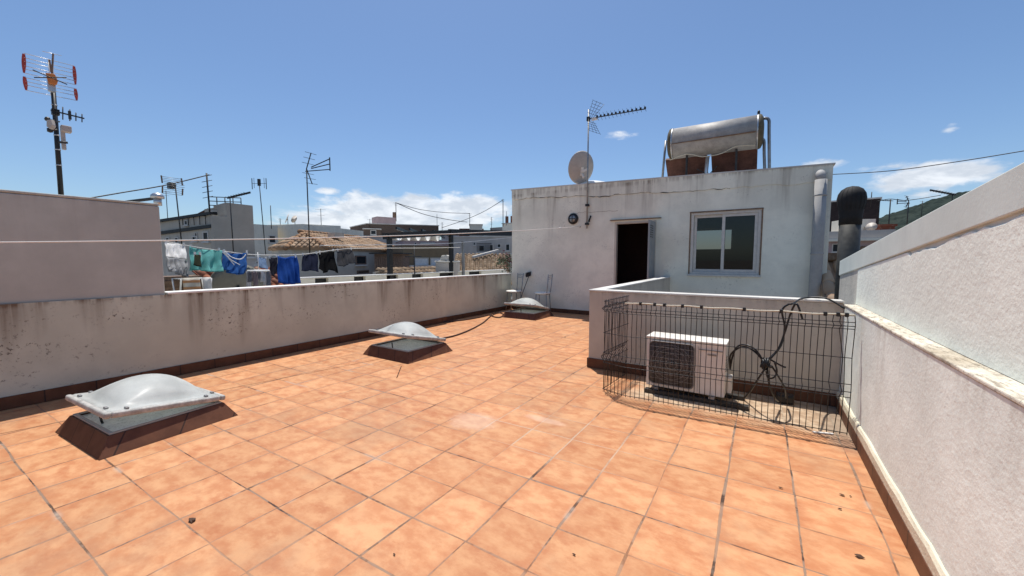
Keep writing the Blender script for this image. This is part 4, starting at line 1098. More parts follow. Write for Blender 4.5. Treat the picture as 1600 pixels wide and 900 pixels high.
G0 = YAW
antenna('thin short antenna on a tall pole at the edge of the grey-pink block', 262, 340, 298, 33, 'tee', G0, .03, .9)
antenna('tall leaning TV antenna with brown forked head right of the grey-pink block', 285, 385, 290, 16, 'panel', G0+2.6, .030, .62, -5)
antenna('tall pole with a comb of short rods held by a cable at the grey block', 329, 345, 271, 29, 'comb', G0, .07, 1.1, -2)
antenna('flat-headed antenna on a bare pole before the grey gable', 365, 396, 309, 20, 'flat', G0, .035, .75, -1)
antenna('fork-headed antenna on a tall pole between the grey and white blocks', 415, 392, 282, 30, 'fork', G0, .042, 1.2, -5)
antenna('tallest antenna of the middle, corner reflector over the hip roof', 484, 392, 264, 17, 'corner', G0-.1, .035, .95, 0)
antenna('plain short pole at the left end of the white block', 424, 352, 321, 40, 'none', G0, .05)
antenna('small distant antenna above the right part of the white block', 502, 352, 326, 46, 'tee', G0+.3, .05, 2)
antenna('pole antenna on the brown penthouse where the cables meet', 619, 342, 316, 50, 'tee', G0, .07, 1.0)
antenna('lone thin pole right of the brown penthouse', 683, 354, 335, 55, 'none', G0, .05)
antenna('small antenna with two dark panels beside the brown penthouse', 691, 360, 347, 55, 'comb', G0, .05, .8)
antenna('dark pole holding a cable over the pale roofs', 734, 352, 333, 60, 'tee', G0, .07, 1.2)
antenna('narrow antenna pole near the right end of the pale roofs', 768, 357, 339, 62, 'comb', G0, .06, .9)
antenna('tall dark cable pole just left of the house corner', 786, 350, 311, 45, 'tee', G0, .07, .8)
antenna('thin whip beside the tall cable pole by the house corner', 791.5, 348, 330, 45, 'none', G0, .04)
antenna('dish-topped pole at the left of the white block roof', 450, 351, 342, 48, 'dish', G0, .05, 1.6)
antenna('second dish-topped pole on the white block roof', 461, 351, 343, 48, 'dish', G0+.6, .05, 1.2)
antenna('stub antenna on the white block roof left of the dishes', 438, 351, 341, 48, 'tee', G0, .05, .8)
antenna('thin antenna at the left end of the brown penthouse', 578, 352, 342, 52, 'tee', G0, .05, 1.2)
antenna('thin twin antenna before the hill, nearest to the brick block', 1388, 360, 312, 30, 'yagi', G0+2.9, .045, .5)
antenna('spread-rod antenna standing before the hill slope', 1417, 352, 315, 34, 'corner', G0+1.9, .045, .55)
antenna('short faint antenna on the hill slope by the gable wall', 1439, 345, 314, 60, 'tee', G0, .05, 1.6)
antenna('long-armed antenna at the top of the gable slope', 1487, 320, 304, 32, 'flat', G0+3.0, .04, .95)
antenna('bare whip above the brick block', 1361, 317, 300, 36, 'none', G0, .045)
antenna('shorter bare whip above the brick block beside the flue cap', 1350, 317, 308, 36, 'none', G0, .04)

# ------------------------------------------------ the big antenna on the left block
def big_antenna():
    base = at(95.5, 306, 7.7); base.z = 2.353
    def P(x, y, k=1.0): return at(x, y, 7.7*k)
    t = thing('tv_antenna', 'large TV antenna with red-tipped white grid on a black banded mast', 'antenna', tuple(base))
    top = P(82, 126)
    mst = MB().tube([base, top], [.026, .022], 12).build('mast', M['black'], t, True)
    mb = MB()
    for f in (.04, .30, .43, .55, .80):
        c = base.lerp(top, f); mb.lathe([(.026, -.007), (.0285, -.004), (.0285, .004), (.026, .007)], c, top-base, 12)
    mb.build('band', M['galv'], mst, True)
    g = MB()
    tl, tr_, bl, br = P(37, 83), P(116, 103, 1.05), P(41, 141), P(120, 157, 1.05)
    rows = [0, .12, .22, .34, .43, .54, .66, .76, .86, 1.0]
    for i, f in enumerate(rows):
        a = tl.lerp(bl, f); b = tr_.lerp(br, f); g.tube([a, b], .0045, 5)
    a = P(66, 80, 1.01); b = P(96, 87, 1.02); g.tube([a, b], .004, 4)
    for f in (.46, .54): g.tube([tl.lerp(tr_, f), bl.lerp(br, f)], .006, 5)
    g.build('reflector', M['alu'], t, True)
    for (x0, y0), (x1, y1), k in (((37, 84), (37.5, 114), 1), ((38, 119.5), (41, 141), 1), ((115.5, 103.5), (118, 132), 1.05), ((117.5, 138), (120, 157), 1.05)):
        a, b = P(x0, y0, k), P(x1, y1, k); n = 6
        mb = MB(); d = b-a; s_ = d.cross(ray(x0, y0)).normalized()
        P2 = []
        for i in range(n+1):
            f = i/n; w = .006+.012*math.sin(math.pi*min(1, .15+f*.8)); P2.append((a+d*f, w))
        poly = [p-s_*w for p, w in P2]+[p+s_*w for p, w in reversed(P2)]
        mb.prism(poly, ray(x0, y0).normalized()*.02); mb.build('end_fin', M['red'], t, True)
    MB().bar(P(83, 84, .98), P(81, 120, .97), .014, .014).bar(P(77, 93, .97), P(80, 113, .97), .016, .012).build('upper_arm', M['wood'], t, True)
    c = P(80.5, 121, .96)
    bx = MB(); u = Vector((ray(81, 121).y, -ray(81, 121).x, 0)).normalized()
    bx.prism([c-u*.045+Vector((0, 0, .04)), c+u*.03+Vector((0, 0, .05)), c+u*.05+Vector((0, 0, -.03)), c+u*.035+Vector((0, 0, -.08)), c-u*.03+Vector((0, 0, -.075))], ray(81, 121).normalized()*.06)
    bx.build('dipole_box', M['orange'], t, True, bevel=.008)
    MB().tube([P(51, 109, .95), P(105, 132, .95)], .006, 5).tube([P(53, 121, .95), P(104, 121, .95)], .006, 5).build('director', M['darkmet'], t, True)
    MB().box(P(80.5, 134, .97)-Vector((.03, .03, .07)), P(80.5, 134, .97)+Vector((.03, .03, .09))).build('clamp', M['galv'], t, True)
    # small yagi on the same mast
    a, b = P(80, 172.5, .98), P(131, 185, .95)
    yb = MB().bar(a, b, .016, .016).build('lower_boom', M['darkmet'], t, True)
    mb = MB()
    for x, y, h in ((98, 177, 20), (109, 180, 18), (118.5, 182.5, 13), (128, 184.5, 13)):
        mb.tube([P(x, y-h/2, .965), P(x, y+h/2, .965)], .006, 5)
    mb.box(P(109, 180, .96)-Vector((.012, .012, .05)), P(109, 180, .96)+Vector((.012, .012, .05))); mb.build('elements', M['darkmet'], yb, True)
    MB().box(P(87, 175, .98)-Vector((.035, .035, .035)), P(87, 175, .98)+Vector((.03, .03, .03))).build('clamp', M['black'], t, True)
    MB().box(P(103, 202, .98)-Vector((.045, .045, .04)), P(103, 202, .98)+Vector((.045, .045, .04))).box(P(99, 219, .98)-Vector((.02, .02, .12)), P(99, 219, .98)+Vector((.02, .02, .13))).build('amplifier_box', M['dish'], t, True, bevel=.01)
    q = P(84, 195, .97); MB().prism([q+Vector((-.02, -.02, .04)), q+Vector((.01, .01, .05)), q+Vector((.02, .02, -.02)), q+Vector((0, 0, -.07)), q+Vector((-.025, -.025, -.04))], (.04, -.04, 0)).build('amplifier_box', M['dish'], t, True, bevel=.008)
    MB().tube([P(75, 186, .97), P(84, 189, .97), P(92, 190, .99)], .012, 6).lathe([(.0, -.03), (.025, -.02), (.025, .02), (.0, .03)], P(74, 186, .97), (1, 0, 0), 8).tube([P(77, 204, .97), P(90, 203, .97)], .012, 6).tube([P(91, 222, .97), P(106, 223, .97)], .015, 6).lathe([(.0, -.03), (.025, -.02), (.025, .02), (.0, .03)], P(78, 203.5, .97), (0, 0, 1), 8).build('arm', M['darkmet'], t, True)
    MB().tube(smooth([P(82, 146, .97), P(83, 165, .97), P(86, 180, .98), P(86, 200, .985)], 3), .006, 5).build('cable', M['blackpl'], t, True)
big_antenna()

# ================================================================== OVERHEAD CABLES
def cable(label, pts, r_, group='overhead cables'):
    P = smooth([at(*p) for p in pts], 8)
    t = tag(MB().tube([p-P[0] for p in P], r_, 5).build('overhead_cable', M['darkmet']), label, 'cable', group); t.location = P[0]
cable('overhead cable rising to the comb pole above the grey-pink block', [(120, 313, 26), (190, 301, 27), (260, 289, 28), (327, 273, 29)], .03)
cable('overhead cable rising to the right from the house corner across the clouds', [(1290, 273, 16), (1390, 267, 16), (1500, 252, 16), (1640, 229, 16)], .012)
cable('upper slack cable from the penthouse pole to the dark pole', [(619, 317, 50), (655, 327, 53), (695, 332, 57), (734, 333.5, 60)], .035)
cable('lower slack cable sagging from the penthouse pole over the pale roofs', [(619, 317, 50), (660, 334, 53), (700, 343, 56), (730, 347, 60)], .04)
cable('cable rising from the pale roofs to the tall pole by the house corner', [(690, 356, 58), (725, 344, 56), (755, 331, 51), (785, 313, 45)], .035)
cable('thin cable from the brick block to the hill antennas', [(1369, 315, 36), (1390, 311, 33), (1417, 313, 34), (1470, 305, 34)], .02)

# ================================================================== NEIGHBOUR'S TERRACE
mb = MB().box((-10.98, 1.83, -9), (XL-.25, 16.6, -.25)); tag(mb.build('neighbour_terrace', M['bare']), kind='structure')
t = thing('balustrade_wall', 'white neighbour parapet with dark square openings under a white coping', 'wall', (-11, 9, -.2))
holes = []
def Yat(px, X0=-11.0): return onX(px, 430, X0).y
for a, b in ((492, 513), (553, 571), (604, 622), (644, 661), (687, 708), (733, 752)): holes.append((Yat(a), Yat(b), .55, .945))
for a, b in ((395, 408), (432, 446)): holes.append((Yat(a), Yat(b), .55, .945))
YB = Yat(466)
holes = [h for h in holes if h[0] > YB]
T = Matrix.Translation((-11, 0, .09)) @ Matrix.Rotation(R(90), 4, 'Z')
MB().wall(YB, 16.5, -.5, .955, .16, holes, T).build('wall', M['white'], t, True)
MB().box((-11.18, YB, 1.048), (-10.98, 16.5, 1.08)).build('coping', M['coping'], t, True)
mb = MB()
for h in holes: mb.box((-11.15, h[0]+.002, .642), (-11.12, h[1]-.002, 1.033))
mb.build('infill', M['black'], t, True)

# pergola
t = thing('pergola', 'dark pergola with white scalloped shade cloth beyond the parapet', 'pergola', (-10.9, 9.05, 1.0))
X0 = -11.08
pa, pb = onX(609, 400, X0), onX(705, 400, X0)
za, zb = onX(609, 364, X0).z, onX(705, 357, X0).z; zt = zb
for q, zq in ((pa, za), (pb, zb)): MB().box((X0-.08, q.y-.07, -.3), (X0+.08, q.y+.07, zq-.06)).build('post', M['black'], t, True, bevel=.01)
L0 = at(603, 366, math.hypot(pa.x, pa.y)); L1 = at(712, 359, math.hypot(pb.x, pb.y))
zt = (L0.z+L1.z)/2
MB().bar(Vector((X0, pa.y-.25, L0.z-.08)), Vector((X0, pb.y+.2, L1.z-.10)), .10, .22).build('beam', M['black'], t, True)
e = at(812, 365, 21); 
MB().bar(Vector((X0-.1, pb.y, L1.z-.1)), Vector((e.x, e.y, e.z)), .12, .26).build('beam', M['black'], t, True)
for k in range(5):
    q = Vector((X0, pa.y+(pb.y-pa.y)*(k+.6)/5.2, L1.z-.12)); MB().bar(q+Vector((-.06, 0, 0)), q+Vector((-2.6, 3.4, -.02)), .06, .10).build('rafter', M['black'], t, True)
for k, (a, b) in enumerate(((616, 632), (634, 645), (648, 660), (663, 675), (680, 689))):
    y0, y1 = onX(a, 370, X0-.12).y, onX(b, 370, X0-.12).y; zt_ = onX((a+b)/2, 366.5-k*.3, X0-.12).z; drop = onX((a+b)/2, 375.5+k*.3, X0-.12).z
    def fn(u, w, y0=y0, y1=y1, zt_=zt_, drop=drop):
        f = math.sin(math.pi*u)**.8; return Vector((X0-.14-1.3*w+.0, y0+(y1-y0)*u+.6*w, zt_-(zt_-drop)*f*(1-.35*w)))
    MB().grid(fn, 12, 6).build('shade_cloth', M['white_pl'], t, True, solid=.012)
a = onX(724, 428, -10.85); b = onX(724, 379, -10.85)
t = thing('steel_post', 'slim grey steel post with dark side right of the pergola', 'post', (-10.85, a.y, -.25))
MB().box((-.045, -.05, 0), (.045, .05, b.z+.25)).build('shaft', M['grey'], t); MB().box((-.06, -.065, b.z+.25), (.06, .065, b.z+.30)).build('cap', M['grey'], t)
a = onX(648, 432, -10.9)
t = thing('thin_pole', 'thin dark pole with a short crossbar between the pergola posts', 'post', (-10.9, a.y, -.25))
zz = onX(648, 384, -10.9).z+.25
MB().tube([(0, 0, 0), (0, 0, zz)], .022, 6).build('shaft', M['darkmet'], t); 
cz = onX(648, 401, -10.9).z+.25
MB().tube([(0, -.42, cz), (0, .35, cz)], .02, 6).build('crossbar', M['darkmet'], t)
# second line on that side
ln_ = [at(500, 383.5, 12.6), at(600, 382.5, 13.6), at(705, 380, 16), at(800, 371, 19)]
tag(MB().tube(smooth(ln_), .012, 5).build('wash_line', M['galv']), 'grey wire line running under the pergola shade cloth', 'clothesline')
# laundry line (hung from the side of the block to the steel post)
XLN = -8.4
lp = [onX(a, b, XLN) for a, b in ((252, 376), (300, 385), (347, 392), (400, 398), (470, 397.5), (520, 391), (560, 388))]
lp = lp+[Vector((-8.9, 8.6, 1.95)), Vector((-10.8, 12.6, 2.1))]
tag(MB().tube(smooth(lp), .008, 5).build('laundry_line', M['rope']), 'white laundry line carrying the hanging washing', 'clothesline')

def garment(name, label, cat, top, bot, mat, X0=XLN, folds=4, amp=.035, nu=26, nv=18, seed=0, tilt=.22):
    def along(P, f):
        s = f*(len(P)-1); i = min(int(s), len(P)-2); k = s-i
        return P[i][0]+(P[i+1][0]-P[i][0])*k, P[i][1]+(P[i+1][1]-P[i][1])*k
    r = random.Random(seed); ph = [r.uniform(0, 6.28) for _ in range(4)]
    c = onX(*along(top, .5), X0)
    t = thing(name, label, cat, tuple(c), 0, 'washing on the neighbour line')
    def fn(u, w):
        a = along(top, u); b = along(bot, u)
        sag = 2.2*math.sin(math.pi*((u*folds/2) % 1.0))*(1-w)*.6
        x = a[0]+(b[0]-a[0])*w; y = a[1]+(b[1]-a[1])*w+sag
        p = onX(x, y, X0+tilt*w)
        d = amp*(math.sin(u*folds*6.28+ph[0]+w*1.2)*(.35+.65*w)+.6*math.sin(u*folds*11+ph[1]-w*2.5)*w)+amp*.8*math.sin(w*7+ph[2]+u*5)*.4
        return p+Vector((d, d*.25, 0))
    MB().grid(fn, nu, nv).build('fabric', mat, t, True, solid=.006)
    for f in (.06, .94):
        q = onX(*along(top, f), X0); MB().box(q+Vector((-.014, -.012, -.05)), q+Vector((.014, .012, .035))).build('clothes_peg', M['white_pl'], t, True)
    return t
CM = lambda n, c, s_=None: cloth_mat(n, c, s_)
garment('towel', 'white towel at the left end of the washing, next to the block', 'towel', [(257, 378.5), (272, 380), (289, 383)], [(259, 401), (275, 403), (291, 405)], CM('white_cotton', (.86, .85, .84)), XLN+.06, 3, .03, seed=1)
garment('sheet', 'crumpled grey sheet hanging below the white towel', 'sheet', [(259, 402), (275, 403), (293, 405)], [(262, 422), (280, 429), (294, 433)], CM('grey_cotton', (.44, .45, .48)), XLN-.1, 4, .06, seed=2)
garment('shirt', 'turquoise shirt hanging on the line, brightest of the washing', 'shirt', [(294.5, 385), (312, 388), (330, 390.5), (345, 390)], [(296, 423), (312, 422), (328, 425), (346, 424)], CM('turquoise_cotton', (.20, .53, .50)), XLN, 3, .05, seed=3)
garment('sock', 'small dark olive sock in front of the turquoise shirt', 'sock', [(304, 397), (313, 397)], [(302.5, 414), (309, 416), (314, 417)], CM('olive_knit', (.035, .042, .025)), XLN+.35, 1, .01, 8, 8, 4)
garment('apron', 'rounded royal blue apron with white strings on the line', 'apron', [(348, 392), (360, 395), (375, 396), (388, 393)], [(350, 420), (358, 427), (374, 429.5), (386, 425)], CM('blue_cotton', (.045, .15, .42)), XLN, 3, .05, seed=5)
tt = [o for o in COL.objects if o.name == 'apron'][0]
MB().tube(smooth([onX(a, b, XLN+.17) for a, b in ((348, 394), (356, 402), (366, 414))]), .008, 5).tube(smooth([onX(a, b, XLN+.13) for a, b in ((352, 393), (362, 402), (376, 405), (384, 398))]), .010, 5).tube(smooth([onX(a, b, XLN+.17) for a, b in ((350, 393), (360, 405), (375, 414))]), .007, 5).build('string', M['white_pl'], tt, True)
garment('trousers', 'small pale blue jeans beside the apron', 'trousers', [(403, 401), (410, 402), (416, 404)], [(404, 416), (411, 419), (419, 421)], CM('pale_denim', (.20, .29, .44)), XLN, 2, .03, seed=6)
garment('shorts', 'narrow dark garment between the pale jeans and blue towel', 'garment', [(420, 401), (427, 401.5), (433, 402)], [(422, 429), (427, 432), (432, 423)], CM('dark_navy', (.03, .03, .045)), XLN-.05, 2, .03, seed=7)
garment('towel', 'long royal blue towel, hanging lowest of the washing', 'towel', [(432.5, 400), (445, 401.5), (455, 400.5), (463, 399)], [(434, 441), (448, 444), (460, 443.5), (470, 442)], CM('royal_blue', (.028, .105, .40)), XLN+.08, 3, .035, seed=8)
garment('shorts', 'navy shorts right of the long blue towel', 'shorts', [(472, 398), (482, 397), (496, 395)], [(472, 423), (478, 424), (485, 422), (498, 425)], CM('navy_cotton', (.025, .03, .06)), XLN, 3, .03, seed=9)
garment('trousers', 'black trousers hanging next to the navy shorts', 'trousers', [(498, 394), (510, 393), (522, 391)], [(500, 420), (508, 427), (514, 421), (529, 427)], CM('black_cotton', (.012, .012, .013)), XLN-.04, 3, .03, seed=10)
garment('shorts', 'charcoal shorts at the right end of the washing', 'shorts', [(526, 391), (538, 389.5), (550, 388.5)], [(528, 415), (538, 417), (544, 412), (558, 411)], CM('charcoal_cotton', (.085, .083, .088)), XLN, 3, .03, seed=11)
# sock hanger
c = onX(404, 423, -8.0)
t = thing('sock_hanger', 'round white peg hanger with small clothes dangling below the pale jeans', 'clothes hanger', tuple(c), 0)
MB().tube([(.15*math.cos(a), .17*math.sin(a), 0) for a in [6.283*k/24 for k in range(24)]], .018, 6, closed=True).tube([(0, 0, .35), (0, 0, .02)], .008, 4).tube([(-.15, 0, 0), (.15, 0, 0)], .01, 4).tube([(0, -.17, 0), (0, .17, 0)], .01, 4).build('ring', M['white_pl'], t)
r = random.Random(8); ms = [CM('pale_knit', (.62, .62, .66)), CM('grey_knit', (.25, .25, .29)), CM('mauve_knit', (.34, .28, .30))]
for k in range(9):
    a = 6.283*k/9; x, y = .15*math.cos(a), .17*math.sin(a); l = r.uniform(.16, .33)
    MB().grid(lambda u, w: Vector((x+.02*math.sin(u*5+w*4), y-.035+.07*u, -.01-l*w)), 5, 6).build('sock', ms[k % 3], t, solid=.012)
# drying rack with bright cloth + odds on the neighbour terrace
c = onX(300, 437, -7.9)
t = thing('drying_rack', 'folding rack with a white and orange cloth behind the parapet', 'rack', (c.x, c.y, -.25))
mb = MB(); h = c.z+.25+.02
for y in (-.2, .2):
    mb.tube([(-.25, y, 0), (.2, y, h)], .012, 5); mb.tube([(.25, y, 0), (-.2, y, h)], .012, 5)
for x in (-.2, -.07, .07, .2): mb.tube([(x, -.2, h), (x, .2, h)], .008, 4)
mb.build('frame', M['white_pl'], t)
MB().grid(lambda u, w: Vector((.22+.06*w+.01*math.sin(u*9), -.19+.22*u, h+.02-.45*w)), 10, 8).build('cloth', CM('white_orange_stripe', (.74, .70, .62), (.62, .30, .10)), t, solid=.008)
MB().grid(lambda u, w: Vector((.21+.05*w+.01*math.sin(u*7), .07+.12*u, h+.02-.6*w)), 8, 8).build('cloth', CM('white_linen', (.78, .76, .74)), t, solid=.008)
c = onX(283, 440, -8.6)
t = thing('wooden_cupboard', 'old brown wooden cupboard beside the block wall', 'cupboard', (c.x, c.y, -.25))
MB().box((-.25, -.4, 0), (.25, .22, c.z+.25+.10)).build('body', M['wood'], t); MB().box((.251, -.36, .1), (.27, -.08, c.z+.28)).build('door', M['rust'], t); MB().box((.251, -.06, .1), (.27, .19, c.z+.28)).build('door', M['rust'], t)
c = onX(371, 448, -10.3)
t = thing('satellite_dish', 'large drab grey satellite dish lying low behind the blue apron', 'satellite dish', tuple(c))
MB().lathe([(.03, 0), (.26, .03), (.40, .07), (.53, .125)], (0, 0, 0), (-.75, .2, .35), 36).build('reflector', simple('drab_dish', (.155, .155, .135), .7, 0, .12, 5), t, solid=.02)
MB().tube([(.03, 0, 0), (.2, 0, -.3), (.2, 0, -1.4)], .04, 8).build('mast', M['darkmet'], t)
a = at(312, 425, 13.2)
t = thing('tiled_roof', 'low red clay tile lean-to roof behind the drab dish', 'roof', (a.x, a.y, -.25))
o = at(300, 424, 14.2); o2 = at(440, 431, 15.5); uu = o2-o; uu.z = 0
tiled('tiles', o+Vector((0, 0, .05)), uu, uu.normalized().cross(Vector((0, 0, 1)))*1.0+Vector((0, 0, -.45)), uu.length, 2.0, M['redtile'], t, .22, .36, .05, 8)
MB().para(o+Vector((0, 0, -4)), uu, Vector((0, 0, 3.9)), uu.normalized().cross(Vector((0, 0, 1)))*-.2).build('wall', M['ochre'], t, True)

# ================================================================== TOWN, LEFT AND MIDDLE
t, ln, zt, zt1 = building('apartment_block', 'long grey apartment block with dark roof bands left of the blank gable', 222, 335, 33, 28, 352, .35, M['cream'], [(303, 311, 369, 377), (262, 268, 371, 380), (276, 282, 371, 380), (293, 298, 345, 352), (308, 311.5, 364, 374), (320, 329, 362, 378)], ytop1=335, coping=False)
for (y0, y1, o) in ((352, 335, .14),):
    MB().prism([(-.1, -o, zt-.02), (ln+.02, -o, zt1-.02), (ln+.02, -o, zt1+.13), (-.1, -o, zt+.13)], (0, .45, 0)).build('roof_band', M['black'], t)
dz = zat(335, 335, 28)-zat(335, 353.5, 28)
MB().prism([(-.1, -.12, zt-dz-.09), (ln+.02, -.12, zt1-dz-.09), (ln+.02, -.12, zt1-dz+.09), (-.1, -.12, zt-dz+.09)], (0, .115, 0)).build('floor_band', M['black'], t)
mb = MB()
for k in range(5): mb.tube([(ln-2.2+k*.45, -.08, zt1-dz+.09), (ln-2.2+k*.45, -.08, zt1-.03)], .02, 4)
mb.tube([(ln-2.2, -.08, zt1-.08), (ln-.4, -.08, zt1-.08)], .02, 4); mb.build('railing', M['darkmet'], t)
a, rz, ln = frame_on(336, 399, 27.6, 28.2)
t = thing('gable_block', 'blank grey gable end with scattered small vents rising over the dark bands', 'building', tuple(a), rz)
zt = zat(336, 337, 27.6)+9; us = ln*(357-336)/63.; z2 = zat(357, 317, 27.9)+9; z3 = zat(399, 321.5, 28.2)+9
MB().prism([(0, 0, 0), (ln, 0, 0), (ln, 0, z3), (us, 0, z2), (us, 0, zt), (0, 0, zt)], (0, 2.2, 0)).build('wall', M['greyblk'], t)
mb = MB(); r = random.Random(6)
for k in range(14):
    x, z = r.uniform(.15, 1.2), zt-r.uniform(2.2, 4.6); mb.box((x, -.02, z), (x+.12, -.001, z+.1))
mb.build('vents', M['black'], t)
t, ln, zt, zt1 = building('roof_penthouse', 'low grey roof penthouse with dark slot window left of the blank gable', 324, 357.5, 29.6, 29.2, 327, 4, M['greyblk'], [(334, 350, 330, 335)], ytop1=322, coping=False)
mb = MB()
for k in range(5): mb.tube([(.2+k*.42, .1, zt), (.2+k*.42, .1, zt+.75)], .03, 4)
for z in (.25, .5, .75): mb.tube([(.2, .1, zt+z), (1.88, .1, zt+z)], .03, 4)
mb.build('railing', M['darkmet'], t)
a = at(300, 336, 31); 
t = thing('tiled_roof', 'small sloping terracotta roof behind the railing of the grey block', 'roof', tuple(a))
MB().prism([at(292, 342, 31), at(325, 325, 31), at(327, 337, 31), at(296, 343, 31)], ray(310, 405)*1.5).build('tiles', M['redtile'], t, True)

t, ln, zt, zt1 = building('white_block', 'low white block with one dark window right of the blank gable', 398, 436, 40, 41, 350, 9, M['white'], [(421, 432, 368, 380)], coping=False)
MB().prism([at(400, 351, 40.5), at(424, 343, 40.5), at(424.5, 351, 40.5)], ray(410, 405)*2).build('roof', M['redtile'], t, True)
building('white_hall', 'long plain white hall standing behind the hip-roofed house', 434, 475, 42, 40, 352, 9, M['white'], coping=False, ytop1=350)
building('white_annex', 'plain white annex at the right end of the long white hall', 475.3, 534, 40.1, 44, 350, 9, M['white'], coping=False, ytop1=353)

# hip roofed house
def hip_house():
    b = at(507, 400, 21.5)
    t = thing('hip_roof_house', 'cream house under a weathered clay tile hip roof', 'house', (b.x, b.y, -9))
    za = zat(507, 385.5, 21.5)
    fl = lambda q: Vector((q.x, q.y, za))
    A, B, C, D = fl(at(451, 400, 22)), fl(b), fl(at(632, 400, 30)), fl(at(418, 400, 27))
    R1, R2 = at(475, 363.5, 24.5), at(566, 372, 31)
    cen = (A+B+C+D)/4
    P = [q+(cen-q)*.07 for q in (A, B, C, D)]
    MB().prism([Vector((p.x, p.y, -9)) for p in P], (0, 0, za+9-.04)).build('wall', M['cream'], t, True)
    v = (C-B).normalized(); u = Vector((v.y, -v.x, 0)); ins = 0; Bw = P[1]
    v = (P[2]-P[1]).normalized()
    def slope(nm, p0, p1, r0, r1, seed):
        """tiled slope from the eaves p0-p1 up to ridge r0-r1 with clipped hips"""
        r = random.Random(seed); mb = MB(); e = (p1-p0); L = e.length; e = e/L
        up = (r0-p0)-e*(r0-p0).dot(e); Hh = up.length; up = up/Hh; nr = e.cross(up); nr = nr if nr.z > 0 else -nr
        s0 = (r0-p0).dot(e); s1 = (r1-p0).dot(e)
        mb.add([p0-nr*.06, p1-nr*.06, r1-nr*.06, r0-nr*.06], [(0, 1, 2, 3)], False, .2)
        mb.add([p0-nr*.16, p1-nr*.16, p1-nr*.02, p0-nr*.02], [(0, 1, 2, 3)], False, .3)
        nc = int(L/.24); nr_ = int(Hh/.36)
        for i in range(nc):
            x = (i+.5)*L/nc
            for j in range(nr_):
                h0 = j*Hh/nr_; f = (h0+.2)/Hh
                if x < s0*f or x > L-(L-s1)*f: continue
                tint = min(1, max(0, r.gauss(.5, .25))); jit = r.uniform(-.012, .012); K = 4; vs = []
                for hh, rad, lf in ((h0+.40, .085, .0), (h0-.02, .105, .03)):
                    cpt_ = p0+e*(x+jit)+up*hh
                    for k in range(K+1):
                        an = math.pi*k/K; vs.append(cpt_-e*math.cos(an)*rad+nr*(math.sin(an)*rad*.8+lf-.02))
                fs = [(k, k+1, K+2+k, K+1+k) for k in range(K)]; fs.append(tuple(K+1+k for k in range(K+1)))
                mb.add(vs, fs, True, tint)
        return mb.build(nm, M['tile'], t, True)
    slope('roof', A, B, R1, R1, 1); slope('roof', B, C, R1, R2, 2); slope('roof', D, A, R1, R1, 3)
    MB().add([C, D, R1, R2], [(0, 1, 2, 3)]).build('rear_roof', M['tile'], t, True)
    for p, q in ((A, R1), (B, R1), (R1, R2), (C, R2)):
        n = int((q-p).length/.4)+1; mb = MB(); r = random.Random(n)
        for k in range(n):
            mb.lathe([(.10, 0), (.12, .44)], p.lerp(q, k/n)+Vector((0, 0, .04)), p-q, 8); 
        mb.build('ridge_tile', M['tile'], t, True)
    # chimney
    cpos = at(525, 372, 25)
    MB().box((cpos.x-.35, cpos.y-.3, za+.6), (cpos.x+.35, cpos.y+.3, zat(525, 364, 25))).build('chimney', M['cream'], t, True)
    # windows on the B-C side
    nrm = u
    def win(px, w, z0, z1, nm='window'):
        r0 = ray(px, 405); bb = Bw
        det = r0.x*(-v.y)-(-v.x)*r0.y; k = (bb.x*(-v.y)+v.x*bb.y)/det
        hit = CAM+r0*k; s_ = (Vector((hit.x, hit.y, 0))-Vector((bb.x, bb.y, 0))).dot(v)
        T = Matrix.Translation((bb.x, bb.y, 0)) @ Matrix.Rotation(math.atan2(v.y, v.x), 4, 'Z')
        f = MB().ring(s_-w/2, s_+w/2, z0, z1, .07, -.07, -.001).xf(T).build(nm, M['wood'], t, True)
        MB().box((s_-w/2+.02, -.04, z0+.02), (s_+w/2-.02, -.002, z1-.02)).xf(T).build('pane', M['pane'], f, True)
        MB().box((s_-w/2-.06, -.12, z0-.09), (s_+w/2+.06, -.001, z0-.002)).xf(T).build('sill', M['wellcop'], f, True)
    zw = zat(565, 414, 23); zw1 = zat(565, 399, 23)
    win(563, 1.15, zw, zw1); win(566, 1.3, zat(565, 430, 22.5), zat(565, 424, 22.5))
hip_house()

# wooden shed + ochre garage
t, ln, zt, zt1 = building('wooden_shed', 'weathered plank shed behind the left pergola post', 585, 629, 22.3, 21.6, 397, .9, M['wood'], coping=False, cat='shed')
mb = MB()
for k in range(13): mb.box((k*ln/13+.02, -.025, 6), ((k+1)*ln/13-.02, -.001, zt-.1))
mb.build('planks', M['wood'], t); MB().box((-.15, -.3, zt+.003), (ln+.15, 1.0, zt+.07)).build('roof', M['darkmet'], t)
t, ln, zt, zt1 = building('ochre_garage', 'dull ochre flat-roofed outbuilding with two white doors', 629.5, 701, 24, 25, 383, 5, M['ochre'], coping=False, cat='outbuilding')
MB().box((-.1, -.25, zt-1.55), (ln+.1, -.001, zt-1.2)).build('ledge', M['wellcop'], t)
for px in (657, 682):
    x = ln*(px-629.5)/(701-629.5); z1 = zat(px, 404, 24.5)+9
    d_ = MB().box((x-.40, -.05, z1-2.1), (x+.40, -.002, z1)).build('door', M['white_pl'], t)
    MB().ring(x-.47, x+.47, z1-2.15, z1+.06, .06, -.06, -.003).build('door_frame', M['cream'], d_)
